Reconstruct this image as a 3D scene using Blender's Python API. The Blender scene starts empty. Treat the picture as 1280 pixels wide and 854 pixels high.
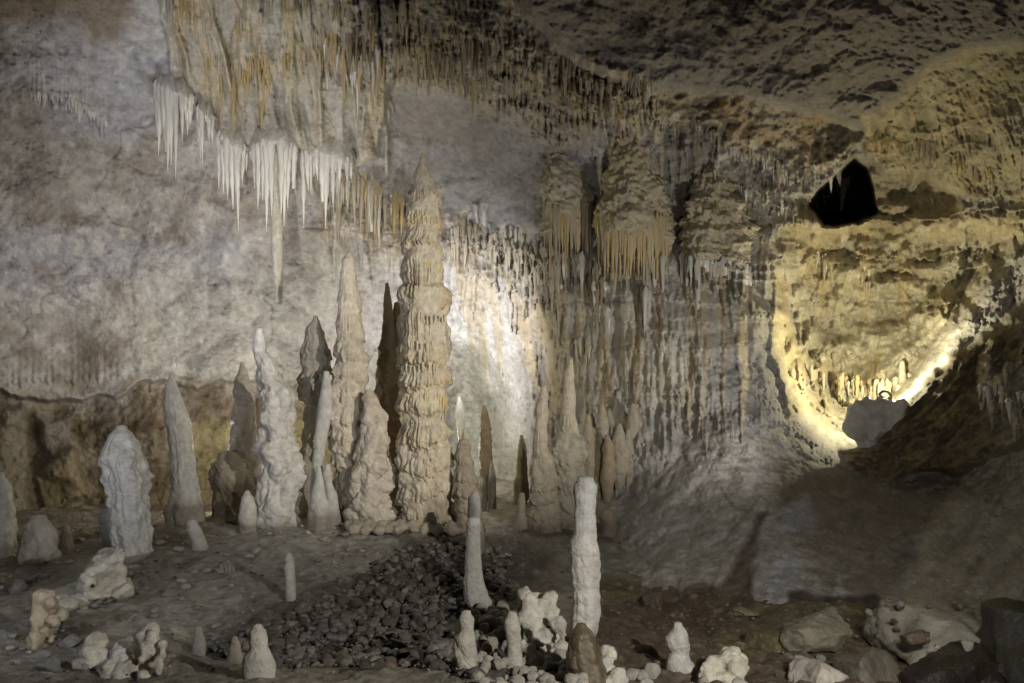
import bpy, math, random
import numpy as np

# ------------------------------------------------------------------ camera, world, light
S = bpy.context.scene
C = S.collection
F, HZ, ZC = 995.0, 500.0, 2.2          # focal length in photo pixels, horizon row, eye height
cam_d = bpy.data.cameras.new('camera'); cam = bpy.data.objects.new('camera', cam_d); C.objects.link(cam)
cam.location = (0, 0, ZC); cam.rotation_euler = (math.radians(90), 0, 0)
cam_d.sensor_width = 36; cam_d.lens = 36 * F / 1280; cam_d.shift_y = (HZ - 427) / 1280
cam_d.clip_start = .05; cam_d.clip_end = 500
S.camera = cam
W = bpy.data.worlds.new('World'); S.world = W; W.use_nodes = True
W.node_tree.nodes['Background'].inputs[0].default_value = (.62, .66, .74, 1)
W.node_tree.nodes['Background'].inputs[1].default_value = .008
S.view_settings.view_transform = 'Standard'; S.view_settings.look = 'None'
S.view_settings.exposure = 0; S.view_settings.gamma = 1
S.render.engine = 'CYCLES'
S.cycles.use_denoising = True; S.cycles.denoising_prefilter = 'NONE'; S.cycles.adaptive_threshold = .004
S.cycles.max_bounces = 5; S.cycles.diffuse_bounces = 3; S.cycles.glossy_bounces = 2
S.cycles.sample_clamp_indirect = .8

def at(px, py, Y):
    return ((px - 640) * Y / F, Y, ZC + (HZ - py) * Y / F)

def spot(name, pos, target, power, color, angle=120, size=.15, blend=.8):
    d = bpy.data.lights.new(name, 'SPOT'); d.energy = power; d.color = color
    d.spot_size = math.radians(angle); d.spot_blend = blend; d.shadow_soft_size = size
    o = bpy.data.objects.new(name, d); C.objects.link(o); o.location = pos
    v = np.array(target) - np.array(pos); v = v / np.linalg.norm(v)
    o.rotation_euler = (math.acos(-v[2]), 0, math.atan2(v[0], -v[1]) if False else math.atan2(-v[0], v[1]))
    return o
def bulb(name, pos, power, color, size=.12):
    d = bpy.data.lights.new(name, 'POINT'); d.energy = power; d.color = color; d.shadow_soft_size = size
    o = bpy.data.objects.new(name, d); C.objects.link(o); o.location = pos
    return o
NEUT = (1, .93, .82); COOL = (.86, .92, 1.0); WARM = (1, .84, .52); LIME = (.95, 1, .58)
#LIGHTS
spot('path_flood_left', (-7.0, 5.0, 1.6), at(340, 300, 14), 380, (.91, .93, 1.0), 70, .08, 1)
spot('path_flood_floor_left', (-4.6, 4.6, 1.6), at(180, 660, 11), 190, (.97, .97, 1.0), 90, .08, 1)
spot('path_flood_centre', (4.6, 4.2, 4.0), at(480, 440, 13), 3600, (1, .93, .78), 44, .08, 1)
spot('path_lamp_near', (2.6, 2.6, 2.3), at(560, 800, 8), 950, (1, .95, .86), 110, .06, 1)
spot('shelf_flood', (-3.2, 6.5, .3), at(335, 150, 14.2), 2000, (1, .97, .93), 46, .06, 1)
spot('ceiling_fill', (4.4, 7.0, .8), at(900, 40, 12.6), 70, (1, .95, .90), 76, .08, 1)  # extra spot added to brighten the dark ceiling, no fixture there
spot('wall_flood_cool', at(262, 632, 14.5), at(270, 340, 16.6), 420, (.92, .92, 1), 140, .08)
bulb('lamp_behind_stalagmites', at(345, 560, 15.4), 190, (1, .90, .55), .08)
spot('lamp_behind_great_stalagmite', at(534, 410, 14.6), at(590, 410, 18), 700, (.95, .96, 1), 104, .08, 1)
bulb('lamp_in_passage', at(545, 560, 17.2), 75, (1, .97, .86), .08)
bulb('lamp_in_alcove', at(1112, 474, 14.5), 285, (1, .92, .62), .06)
spot('flood_right', (2.0, 3.4, 2.0), at(1095, 550, 12), 370, (1, .96, .88), 80, .08, 1)
spot('flood_curtain', (4.2, 9.5, 1.4), at(780, 360, 15), 560, (1, .96, .88), 90, .08, 1)
#ENDLIGHTS

# ------------------------------------------------------------------ numpy noise
def _h(ix, iy, iz, s):
    n = (ix.astype(np.int64) * 374761393 + iy.astype(np.int64) * 668265263 + iz.astype(np.int64) * 2147483647 + s * 1274126177) & 0xffffffff
    n = ((n ^ (n >> 13)) * 1274126177) & 0xffffffff
    n = ((n ^ (n >> 16)) * 2246822519) & 0xffffffff
    return (n ^ (n >> 15)) & 0xffffffff
def noise3(x, y, z, s=0):
    x, y, z = np.broadcast_arrays(x, y, z)
    xi = np.floor(x); yi = np.floor(y); zi = np.floor(z)
    fx = x - xi; fy = y - yi; fz = z - zi
    u = fx*fx*(3-2*fx); v = fy*fy*(3-2*fy); w = fz*fz*(3-2*fz)
    r = 0
    for a in (0, 1):
        for b in (0, 1):
            for c in (0, 1):
                hh = _h(xi+a, yi+b, zi+c, s) / 4294967295.0
                r = r + hh * (u if a else 1-u) * (v if b else 1-v) * (w if c else 1-w)
    return r * 2 - 1
def fbm(x, y, z, s=0, o=4, g=.5):
    r = 0; a = 1; t = 0
    for k in range(o):
        r = r + a * noise3(x + 17.3*k, y - 9.1*k, z + 3.7*k, s + k); t += a
        a *= g; x = x*2.03; y = y*2.03; z = z*2.03
    return r / t
def worley(x, y, z, s=0):
    x, y, z = [np.asarray(q, float) for q in np.broadcast_arrays(x, y, z)]
    xi = np.floor(x); yi = np.floor(y); zi = np.floor(z)
    best = np.full(x.shape, 9.0)
    for a in (-1, 0, 1):
        for b in (-1, 0, 1):
            for c in (-1, 0, 1):
                h = _h(xi+a, yi+b, zi+c, s)
                dx = xi+a + (h & 1023)/1023.0 - x
                dy = yi+b + ((h >> 10) & 1023)/1023.0 - y
                dz = zi+c + ((h >> 20) & 1023)/1023.0 - z
                best = np.minimum(best, dx*dx+dy*dy+dz*dz)
    return np.sqrt(best)
def sst(a, b, x):
    t = np.clip((x - a) / (b - a), 0, 1); return t*t*(3-2*t)
def teeth(px, per, s):
    """hanging drip points along a row, 0..1, uneven spacing and length"""
    q = px / per + .35 * noise3(px / (per*2.3), 0*px + s, 0*px + .5, s + 5)
    c = np.floor(q); f = q - c
    r = _h(c, c*0 + s, c*0 + 3, s) / 4294967295.0
    return (1 - np.abs(2*f - 1))**1.2 * (.25 + .75 * r**1.5)

# ------------------------------------------------------------------ materials
def material(name, tint=(1, 1, 1), rough=.75, scale=9.0, mott=.22, bump=.35, bscale=40, spec=.3, sparkle=False):
    m = bpy.data.materials.new(name); m.use_nodes = True
    nt = m.node_tree; nd = nt.nodes; lk = nt.links; bs = nd['Principled BSDF']
    at_ = nd.new('ShaderNodeAttribute'); at_.attribute_name = 'Col'
    tc = nd.new('ShaderNodeTexCoord')
    n1 = nd.new('ShaderNodeTexNoise'); n1.inputs['Scale'].default_value = scale; n1.inputs['Detail'].default_value = 7
    n1.inputs['Roughness'].default_value = .65
    lk.new(tc.outputs['Object'], n1.inputs['Vector'])
    mr = nd.new('ShaderNodeMapRange'); mr.inputs[1].default_value = .28; mr.inputs[2].default_value = .72
    mr.inputs[3].default_value = 1 - mott*1.6; mr.inputs[4].default_value = 1 + mott*.7
    lk.new(n1.outputs['Fac'], mr.inputs[0])
    mx = nd.new('ShaderNodeVectorMath'); mx.operation = 'MULTIPLY'
    lk.new(at_.outputs['Color'], mx.inputs[0]); mx.inputs[1].default_value = tint
    mx2 = nd.new('ShaderNodeVectorMath'); mx2.operation = 'SCALE'
    lk.new(mx.outputs[0], mx2.inputs[0]); lk.new(mr.outputs[0], mx2.inputs['Scale'])
    lk.new(mx2.outputs[0], bs.inputs['Base Color'])
    n2 = nd.new('ShaderNodeTexNoise'); n2.inputs['Scale'].default_value = bscale; n2.inputs['Detail'].default_value = 6
    n2.inputs['Roughness'].default_value = .7
    lk.new(tc.outputs['Object'], n2.inputs['Vector'])
    bp = nd.new('ShaderNodeBump'); bp.inputs['Strength'].default_value = bump; bp.inputs['Distance'].default_value = .05
    lk.new(n2.outputs['Fac'], bp.inputs['Height']); lk.new(bp.outputs[0], bs.inputs['Normal'])
    bs.inputs['Roughness'].default_value = rough; bs.inputs['Specular IOR Level'].default_value = spec
    if sparkle:
        mr2 = nd.new('ShaderNodeMapRange'); mr2.inputs[1].default_value = .4; mr2.inputs[2].default_value = .65
        mr2.inputs[3].default_value = rough; mr2.inputs[4].default_value = rough*.45
        lk.new(n2.outputs['Fac'], mr2.inputs[0]); lk.new(mr2.outputs[0], bs.inputs['Roughness'])
    return m
M_wall = material('cave_rock', rough=.85, scale=7, mott=.18, bump=.85, bscale=24, spec=.2)
M_floor = material('cave_floor_rock', rough=.7, scale=6, mott=.3, bump=.6, bscale=30, spec=.35, sparkle=True)
M_calc = material('calcite', rough=.6, scale=9, mott=.2, bump=.6, bscale=30, spec=.35, sparkle=True)
M_white = material('white_calcite', rough=.55, scale=12, mott=.20, bump=.65, bscale=38, spec=.4, sparkle=True)
M_wet = material('wet_mud_calcite', rough=.32, scale=12, mott=.35, bump=.35, bscale=26, spec=.5, sparkle=True)
M_rub = material('rubble', sparkle=True, rough=.42, scale=3, mott=.3, bump=.5, bscale=14, spec=.35)
def tinted(name, c): return material(name, tint=c, rough=.6, scale=2.2, mott=.18, bump=.2, bscale=9, spec=.3)
M_st_white = tinted('white_stalactite', (.84, .82, .77)); M_st_tan = tinted('tan_stalactite', (.52, .455, .35)); M_st_yel = tinted('yellow_stalactite', (.58, .46, .24)); M_st_brown = tinted('brown_stalactite', (.33, .265, .185))
M_st_grey = tinted('grey_stalactite', (.55, .53, .48))
M_metal = bpy.data.materials.new('dull_metal'); M_metal.use_nodes = True
_b = M_metal.node_tree.nodes['Principled BSDF']; _b.inputs['Base Color'].default_value = (.12, .11, .09, 1); _b.inputs['Roughness'].default_value = .5; _b.inputs['Metallic'].default_value = .4

# ------------------------------------------------------------------ mesh helpers
def new_mesh(name, v, f, col=None, smooth=True):
    m = bpy.data.meshes.new(name)
    v = np.asarray(v, np.float32); f = np.asarray(f, np.int32); k = f.shape[1]
    m.vertices.add(len(v)); m.vertices.foreach_set('co', v.ravel())
    m.loops.add(f.size); m.loops.foreach_set('vertex_index', f.ravel())
    m.polygons.add(len(f)); m.polygons.foreach_set('loop_start', np.arange(0, f.size, k, dtype=np.int32))
    m.polygons.foreach_set('loop_total', np.full(len(f), k, np.int32))
    m.update(calc_edges=True)
    m.polygons.foreach_set('use_smooth', np.full(len(f), smooth, bool))
    if col is None: col = np.ones((len(v), 3))
    setcol(m, col)
    return m
def setcol(m, col):
    a = m.color_attributes.new('Col', 'FLOAT_COLOR', 'POINT')
    c = np.ones((len(m.vertices), 4), np.float32); c[:, :3] = np.clip(col, 0, 1.2)
    a.data.foreach_set('color', c.ravel())
def link(name, mesh, mat, parent=None, loc=None):
    o = bpy.data.objects.new(name, mesh); C.objects.link(o)
    if mat is not None and len(mesh.materials) == 0: mesh.materials.append(mat)
    if parent is not None: o.parent = parent
    if loc is not None: o.location = loc
    return o
def tag(o, label=None, cat=None, group=None, kind=None):
    if label: o['label'] = label
    if cat: o['category'] = cat
    if group: o['group'] = group
    if kind: o['kind'] = kind
    return o
def empty(name, loc, label, cat, group=None):
    o = bpy.data.objects.new(name, None); C.objects.link(o); o.location = loc
    return tag(o, label, cat, group)
def gridfaces(nr, nc, wrap=False):
    r = np.arange(nr-1)[:, None]; c = np.arange(nc if wrap else nc-1)[None, :]
    c2 = (c+1) % nc
    a = r*nc + c; b = r*nc + c2; d = (r+1)*nc + c2; e = (r+1)*nc + c
    return np.stack([a, e, d, b], -1).reshape(-1, 4)

def rbf(pts, qx, qy, sc, smooth=.0):
    p = np.array(pts, float); X = p[:, :2] / sc; n = len(p)
    def k(r2): return .5 * r2 * np.log(r2 + 1e-9)
    d2 = ((X[:, None] - X[None])**2).sum(-1)
    A = np.zeros((n+3, n+3)); A[:n, :n] = k(d2) + smooth*np.eye(n)
    A[:n, n] = 1; A[:n, n+1:] = X; A[n, :n] = 1; A[n+1:, :n] = X.T
    w = np.linalg.solve(A, np.concatenate([p[:, 2], [0, 0, 0]]))
    qx = np.asarray(qx) / sc; qy = np.asarray(qy) / sc
    r = w[n] + w[n+1]*qx + w[n+2]*qy
    for i in range(n): r = r + w[i] * k((qx - X[i, 0])**2 + (qy - X[i, 1])**2)
    return r
def polydist(px, py, pts):
    """signed distance, positive inside"""
    p = np.array(pts, float); d = np.full(px.shape, 1e9); ins = np.zeros(px.shape, bool)
    for i in range(len(p)):
        x0, y0 = p[i-1]; x1, y1 = p[i]; dx, dy = x1-x0, y1-y0
        t = np.clip(((px-x0)*dx + (py-y0)*dy) / (dx*dx+dy*dy+1e-9), 0, 1)
        d = np.minimum(d, (px-x0-t*dx)**2 + (py-y0-t*dy)**2)
        if y0 != y1:
            c = ((y0 > py) != (y1 > py)) & (px < (x1-x0)*(py-y0)/(y1-y0)+x0); ins ^= c
    d = np.sqrt(d); return np.where(ins, d, -d)

# ------------------------------------------------------------------ the cave wall
us = np.concatenate([np.arange(-420, -16, 8.), np.arange(-16, 1298, 1.6), np.arange(1298, 1720, 8.)])
vs = np.concatenate([np.arange(-330, -12, 8.), np.arange(-12, 790, 1.6)])
PX, PY = np.meshgrid(us, vs)
Yc = [ (-420,-300,6),(-420,200,9),(-420,500,11),(-420,780,11),
 (0,-300,8),(0,0,12.5),(0,250,15.2),(0,470,16.8),(0,620,16.8),(0,780,16.5),(-150,300,13),
 (130,100,14.4),(130,350,17),(250,-300,8),(250,0,12.5),(250,120,15.2),(250,300,17.2),(250,470,18),(250,640,17.6),(250,780,17.4),
 (380,0,12.6),(380,170,15.6),(400,300,17.6),(400,460,18.6),(420,640,18),(400,780,17),
 (500,-300,8.5),(500,0,12.6),(520,90,14.2),(500,180,16.4),(520,400,18.4),(520,640,18.5),
 (600,60,13.4),(600,200,16.8),(610,360,18.0),(600,500,19.2),(600,640,19.0),
 (680,90,14),(690,250,16.2),(680,400,16.6),(680,540,16.6),(680,650,16),(650,-300,9),(700,-100,11.2),
 (760,0,12.6),(760,110,14.0),(760,240,15.6),(760,400,15.4),(760,520,15.0),(760,640,13.6),(760,780,10.6),
 (850,0,12.4),(850,120,14.0),(860,250,15.2),(860,400,14.6),(860,520,13.8),(860,640,12.4),(860,780,10.0),
 (950,-100,11.2),(950,50,12.9),(950,150,14.4),(950,260,15.3),(950,400,14.8),(950,520,13.4),(950,640,11.8),(950,780,9.5),
 (1050,50,12.9),(1080,150,14.8),(1050,280,15.6),(1060,400,16.4),(1060,500,15.8),(1050,600,12.6),(1050,700,10.9),(1050,790,9.2),
 (1150,-100,10.8),(1150,60,12.6),(1170,140,14.0),(1160,260,15.4),(1150,380,15.6),(1160,500,13.8),(1160,620,11.6),(1170,780,9.2),
 (1280,-100,9.6),(1280,60,11.4),(1280,180,12.2),(1280,330,12.8),(1280,450,12.0),(1280,600,10.8),(1280,780,8.8),
 (1700,-300,5),(1700,100,8),(1700,450,8.5),(1700,780,7),(1000,-300,9)]
Yb = rbf(Yc, PX, PY, 200., .002)
JX = PX + 5*fbm(PX/30, PY/30, 0*PX, 90, 3); JY = PY + 5*fbm(PX/30, PY/30, 0*PX+7, 91, 3)
H = np.zeros_like(Yb)                       # relief towards the camera
def mask(pts, soft, jit=1.0):
    x = PX + (JX-PX)*jit; y = PY + (JY-PY)*jit
    p = np.array(pts, float); r = np.zeros(PX.shape)
    pad = 3*soft + 30
    sel = (PX > p[:, 0].min()-pad) & (PX < p[:, 0].max()+pad) & (PY > p[:, 1].min()-pad) & (PY < p[:, 1].max()+pad)
    r[sel] = sst(-soft, soft, polydist(x[sel], y[sel], pts))
    return r
def shingle(pts, depth, fall, tooth, per, seed, edge=2.0, fade=14):
    p = np.array(pts, float)
    by = np.interp(PX, p[:, 0], p[:, 1]) + 5*noise3(PX/22, 0*PX, 0*PX+seed, seed)
    t = teeth(PX, per, seed); t2 = teeth(PX, per*.37, seed+9)
    d = by + tooth*(t*.75 + t2*.35) - PY
    w = sst(p[0, 0]-fade, p[0, 0]+fade, PX) * (1 - sst(p[-1, 0]-fade, p[-1, 0]+fade, PX))
    return depth * (.3 + .8*t) * np.exp(-np.maximum(d, 0)/fall) * sst(-edge, edge, d) * w

# large steps ----------------------------------------------------
ledge_y = np.interp(PX, [-420, 0, 60, 130, 180, 230, 290, 350, 480], [470, 500, 508, 500, 488, 490, 486, 492, 500]) + 12*noise3(PX/70, 0*PX, 0*PX, 8) + 7*noise3(PX/25, 0*PX, 0*PX, 3) + 2*noise3(PX/6, 0*PX, 0*PX, 4)
below = sst(-3, 3, PY - ledge_y) * (1 - sst(440, 500, PX))
H -= .65 * below * (1 - .5*sst(560, 660, PY))
H += .10 * np.exp(-np.maximum(ledge_y - PY, 0)/30) * (1-below) * (1 - sst(440, 500, PX))
m_mass = mask([(150,-330),(196,-60),(205,20),(225,70),(238,110),(244,150),(268,162),(306,186),(330,176),(374,188),(404,200),(440,208),(470,196),(484,120),(500,60),(520,-330)], 4)
m_mass = m_mass*(1-(1-sst(196, 250, PX))*(1-sst(60, 110, PY)))
H += .35*m_mass
m_ceil = mask([(655,-330),(660,20),(726,81),(787,102),(850,112),(928,119),(1006,139),(1050,149),(1088,161),(1108,136),(1156,85),(1220,62),(1400,50),(1720,40),(1720,-330)], 9)
H += .75*m_ceil
m_hole = mask([(1067,200),(1050,215),(1035,236),(1012,262),(1028,279),(1071,277),(1096,266),(1092,238),(1080,212)], 6, 1.6)
m_rec = mask([(1067,198),(1094,203),(1108,217),(1132,214),(1142,228),(1156,217),(1176,238),(1196,245),(1193,263),(1156,272),(1142,265),(1122,276),(1088,272),(1040,278),(999,266),(993,252),(1022,254)], 8, 1.7)
H += m_rec*(.4*fbm(PX/26, PY/20, 0*PX, 85, 3))
H -= .55*m_rec + 5*m_hole
m_bowl = mask([(985,290),(1100,284),(1180,290),(1275,295),(1240,340),(1195,410),(1140,480),(1105,520),(1060,552),(1030,548),(1000,525),(985,500),(968,420),(975,350)], 22, 3)
H -= 1.3*m_bowl
m_rmass = mask([(1140,480),(1185,452),(1225,425),(1270,402),(1330,385),(1700,360),(1700,560),(1280,560),(1180,590),(1100,600),(1062,572),(1110,545),(1128,500)], 10, 4.2)
H += .7*m_rmass*(1-sst(540, 620, PY)) + .25*m_rmass
m_tun = mask([(556,438),(590,446),(612,480),(632,540),(646,600),(640,650),(556,650)], 26, 2)
H -= 1.1*m_tun
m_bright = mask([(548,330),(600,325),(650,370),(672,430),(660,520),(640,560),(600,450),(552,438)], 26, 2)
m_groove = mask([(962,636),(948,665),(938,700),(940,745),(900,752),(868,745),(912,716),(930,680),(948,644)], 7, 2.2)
H -= .18*m_groove
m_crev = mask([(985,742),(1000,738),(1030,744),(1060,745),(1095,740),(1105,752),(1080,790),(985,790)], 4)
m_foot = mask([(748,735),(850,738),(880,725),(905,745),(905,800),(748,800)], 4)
m_rslope = mask([(1130,740),(1150,680),(1200,600),(1260,550),(1400,520),(1720,500),(1720,800),(1110,800)], 10)
m_strip = mask([(962,380),(985,392),(1000,430),(1004,480),(1012,520),(985,520),(975,480),(962,440)], 5)
H += .45*m_strip
m_panel = mask([(50,520),(88,520),(96,612),(60,600)], 9, 2) + mask([(0,505),(34,510),(38,560),(30,640),(0,650)], 10, 2)
H += .22*m_panel
m_block = mask([(45,600),(60,575),(90,560),(112,620),(60,645)], 5) 
H += .4*m_block
# detail zones ---------------------------------------------------
m_fr = mask([(440,-60),(640,-60),(655,25),(720,90),(780,112),(840,140),(830,170),(760,150),(700,190),(640,150),(560,115),(470,105),(440,70)], 14)     # brown ceiling fringe
m_fr2 = mask([(396,225),(440,212),(500,250),(560,268),(640,300),(700,330),(690,400),(640,380),(560,340),(500,345),(440,290),(400,290)], 12)
m_curt = mask([(664,315),(720,320),(860,320),(930,350),(955,400),(945,440),(900,450),(870,500),(840,560),(800,590),(730,560),(700,500),(690,440)], 14)
m_gap = mask([(830,150),(905,165),(870,250),(858,300),(838,300),(836,230)], 7)   # dark gap between hanging masses
H -= .35*m_gap
m_smooth = mask([(490,120),(560,125),(640,160),(690,200),(690,300),(640,280),(560,260),(500,230)], 14)
m_dome = mask([(1108,136),(1156,85),(1220,62),(1720,40),(1720,250),(1280,262),(1196,245),(1100,205),(1078,185)], 10)
m_low = mask([(700,640),(740,560),(820,520),(960,560),(1060,590),(1120,600),(1130,760),(1100,800),(700,800)], 20)
m_lowL = below
X0 = (PX-640)*Yb/F; Z0 = ZC + (HZ-PY)*Yb/F; YY = Yb
H += m_smooth*(.16*fbm(X0/.8+Z0/1.3, YY, Z0/.35 - X0/1.1, 77, 4))
left_w = 1 - sst(380, 480, PX)*1.0
rough_w = (1 - .55*left_w*(PY < ledge_y)) - .6*m_smooth - .35*m_bowl - .3*m_dome - .75*m_curt - .45*m_rslope - .4*m_low - .25*m_ceil
big = fbm(X0/1.6, YY/1.6, Z0/1.6, 11, 3); med = fbm(X0/.5, YY/.5, Z0/.5, 12, 3); fin = fbm(X0/.14, YY/.14, Z0/.14, 13, 3)
crk = fbm(X0/1.5, YY/1.5, Z0/2.2, 95, 3); crk2 = fbm(X0/2.3 + 5, YY/2, Z0/.9, 96, 3)
crack = np.exp(-np.abs(crk)/.012)*sst(0, .3, fbm(X0/2, YY/2, Z0/2, 97, 2)) + np.exp(-np.abs(crk2)/.012)*sst(-.05, .25, fbm(X0/2, YY/2, Z0/2, 98, 2))
H -= .05*crack*(1-.8*m_smooth)
H += .09*left_w*sst(-.3, .3, fbm(X0/1.1 + Z0*.5, YY, Z0/1.1, 99, 4))*(PY < ledge_y)
H += .46*big*(1-.3*m_ceil) + .17*med*rough_w + .075*fin*rough_w + .03*fbm(X0/.05, YY/.05, Z0/.05, 16, 2)*rough_w
pit = fbm(X0/.07, YY/.07, Z0/.07, 14, 2)
H -= .05*np.maximum(pit-.2, 0)*rough_w*3
# rough gravelly dark bands
m_gravel = np.clip(below*sst(.0, .25, med + .2 - .9*np.abs(PY-530)/40)*(PX < 480), 0, 1)
H += .07*m_gravel*fbm(X0/.09, YY/.09, Z0/.09, 15, 3)
# bubbly ceiling
sel = (m_ceil > .02) & (PX > -40) & (PX < 1330) & (PY > -60)
wb = np.zeros_like(H); wx = X0[sel] + .12*noise3(X0[sel]*3, Z0[sel]*3, YY[sel]*3, 20); wz = YY[sel] + .12*noise3(X0[sel]*3, YY[sel]*3, Z0[sel]*3+9, 21)
w1 = worley(wx/.34, wz/.34, Z0[sel]/.34, 22); w2 = worley(wx/.15, wz/.15, Z0[sel]/.15, 23)
wb[sel] = .36*(1 - w1)**1.0*np.clip(.5+1.1*fbm(wx/.9, wz/.9, Z0[sel]/.9, 24, 2), .15, 1) + .10*(1-w2)
H += wb*m_ceil
# knobbly relief on the bowl, ledges and right mass
sel = ((m_bowl + m_rmass + m_lowL*.6 + (m_low > .3)*.3 + mask([(700,90),(850,112),(1000,140),(1080,165),(1060,215),(985,260),(900,200),(830,150)], 10)) > .05) & (PX > -40) & (PX < 1330)
kn = np.zeros_like(H); kn[sel] = 1 - worley(X0[sel]/.22 + .3*med[sel], YY[sel]/.22, Z0[sel]/.3, 26)
m_strata = mask([(975,270),(1290,262),(1290,330),(1180,345),(1060,330),(985,330)], 14)
H += m_strata*(.30*terrace(26, 81, 4, 11, 1.4) + .2*kn + .12*med) if False else 0*H
H += kn*(.24*m_bowl + .28*m_rmass + .08*m_lowL + .10*m_low) + m_bowl*(.20*med - .02*fin) + m_rmass*(.28*med + .12*fin)
m_led = mask([(720,92),(787,106),(850,116),(928,123),(1006,143),(1050,152),(1082,166),(1060,200),(985,220),(900,180),(840,150),(760,125)], 6)
H += .20*kn*m_led + .14*m_led*fin + .15*m_led*med
# terrace relief: rows with drip teeth (flowstone)
def terrace(spacing, seed, teethlen, per, power=2.2, slope=0.):
    tt = teeth(PX, per, seed)*.8 + teeth(PX, per*.4, seed+3)*.3
    q = (PY + slope*PX - teethlen*tt*(.4+.6*np.clip(.5+noise3(PX/60, PY/60, 0*PX, seed+2), 0, 1)) + 18*noise3(PX/55, PY/40, 0*PX, seed+1) + 7*noise3(PX/16, PY/30, 0*PX, seed+4)) / spacing
    return (q - np.floor(q))**power
T1 = terrace(34, 31, 26, 7); T2 = terrace(52, 41, 44, 8, slope=-.25); T3 = terrace(24, 51, 12, 6)
H += m_fr*(.20*T2 + .08*T1) + m_fr2*(.20*T2 + .05*T1) + m_curt*(.07*T2 + .05*T1)
strk = 1 - np.abs(noise3(X0*7 + .6*noise3(X0, Z0*.6, 0*X0, 60), Z0*.35, YY*.4, 61)); strk2 = 1 - np.abs(noise3(X0*17, Z0*.6, YY*.5, 62))
m_mstreak = m_mass*sst(-40, 20, PY)
H += (m_fr*.07 + m_fr2*.07 + m_curt*.04 + .05*m_mstreak + .05*m_dome + .03*m_bright)*strk**3 + (m_fr + m_fr2 + .4*m_curt + .5*m_mstreak)*.035*strk2**2
# right side flow between curtain and bowl
m_side = mask([(905,190),(985,225),(1000,290),(975,340),(962,400),(930,400),(900,330),(870,300)], 12)
H += .16*m_side*T3 + .08*m_side*kn
m_bulge = mask([(820,520),(880,430),(960,420),(1000,530),(1050,570),(950,600),(860,580)], 16)
H += m_bulge*(.05*T3 + .03*strk**2)
H += m_bowl*(.10*T1*strk + .06*T3)
H += m_dome*(.05*terrace(40, 71, 8, 9))
H += m_bowl*.85*fbm(X0/1.0, YY/1.0, Z0/.8, 83, 4) + m_bowl*.30*(1-worley(X0/.45+.5*med, YY/.45, Z0/.4, 84)) + m_strata*(.22*terrace(22, 81, 4, 11, 1.3) + .10*med) + m_bowl*.08*terrace(46, 82, 10, 9, 1.6, slope=.5)
H += m_rmass*.05*T3
# explicit drip rows
Wh = np.zeros_like(H)
def row(pts, depth, fall, tooth, per, seed, white=0., edge=1.6):
    global H, Wh
    s = shingle(pts, depth, fall, tooth, per, seed, edge); H = H + s
    if white: Wh = np.maximum(Wh, np.clip(s/depth*1.6, 0, 1)*white)
row([(38,112),(70,118),(100,132),(134,156)], .35, 26, 26, 5, 101, 1)
row([(425,100),(460,98),(486,112)], .30, 60, 60, 7, 102, .2)
row([(440,44),(520,56),(600,66),(660,92)], .35, 30, 34, 7, 103)
row([(450,84),(520,86),(600,110),(660,138),(712,170)], .38, 34, 40, 8, 104)
row([(560,86),(620,104),(700,140),(760,140),(828,136)], .35, 30, 36, 7, 105)
row([(400,224),(440,210),(494,236)], .35, 30, 74, 9, 106, .35)
row([(496,238),(530,262),(560,276),(620,290),(680,322)], .35, 26, 50, 9, 107, .2)
row([(664,308),(720,318),(780,330)], .35, 60, 80, 10, 109, .6)
row([(850,318),(900,352),(945,372)], .3, 30, 34, 7, 111)
row([(935,190),(975,212),(1010,226),(1050,205),(1070,195)], .3, 24, 24, 5, 112, .5)
row([(928,240),(960,250),(1000,262)], .25, 20, 18, 5, 113, .5)
row([(1085,170),(1120,176),(1200,190),(1250,230)], .18, 26, 30, 7, 114)
row([(990,452),(1040,470),(1080,486),(1110,480)], .22, 24, 40, 7, 115)
row([(1225,478),(1260,490),(1330,500)], .35, 26, 40, 8, 116, .5)
row([(1240,580),(1300,596)], .2, 20, 14, 6, 117)
row([(10,472),(80,470),(150,470)], .12, 30, 16, 8, 119)
row([(830,510),(900,500),(965,520),(1040,570)], .12, 26, 18, 6, 120)
row([(965,370),(1000,384),(1040,400),(1080,380)], .1, 20, 20, 6, 121)
row([(1020,300),(1100,320),(1190,310)], .2, 16, 10, 6, 122)
row([(870,170),(930,196)], .3, 20, 16, 5, 123, .2)
row([(205,-10),(300,30),(380,60)], .25, 60, 60, 9, 124)
row([(285,108),(310,100),(360,110),(372,150)], .2, 60, 46, 8, 125)
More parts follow.
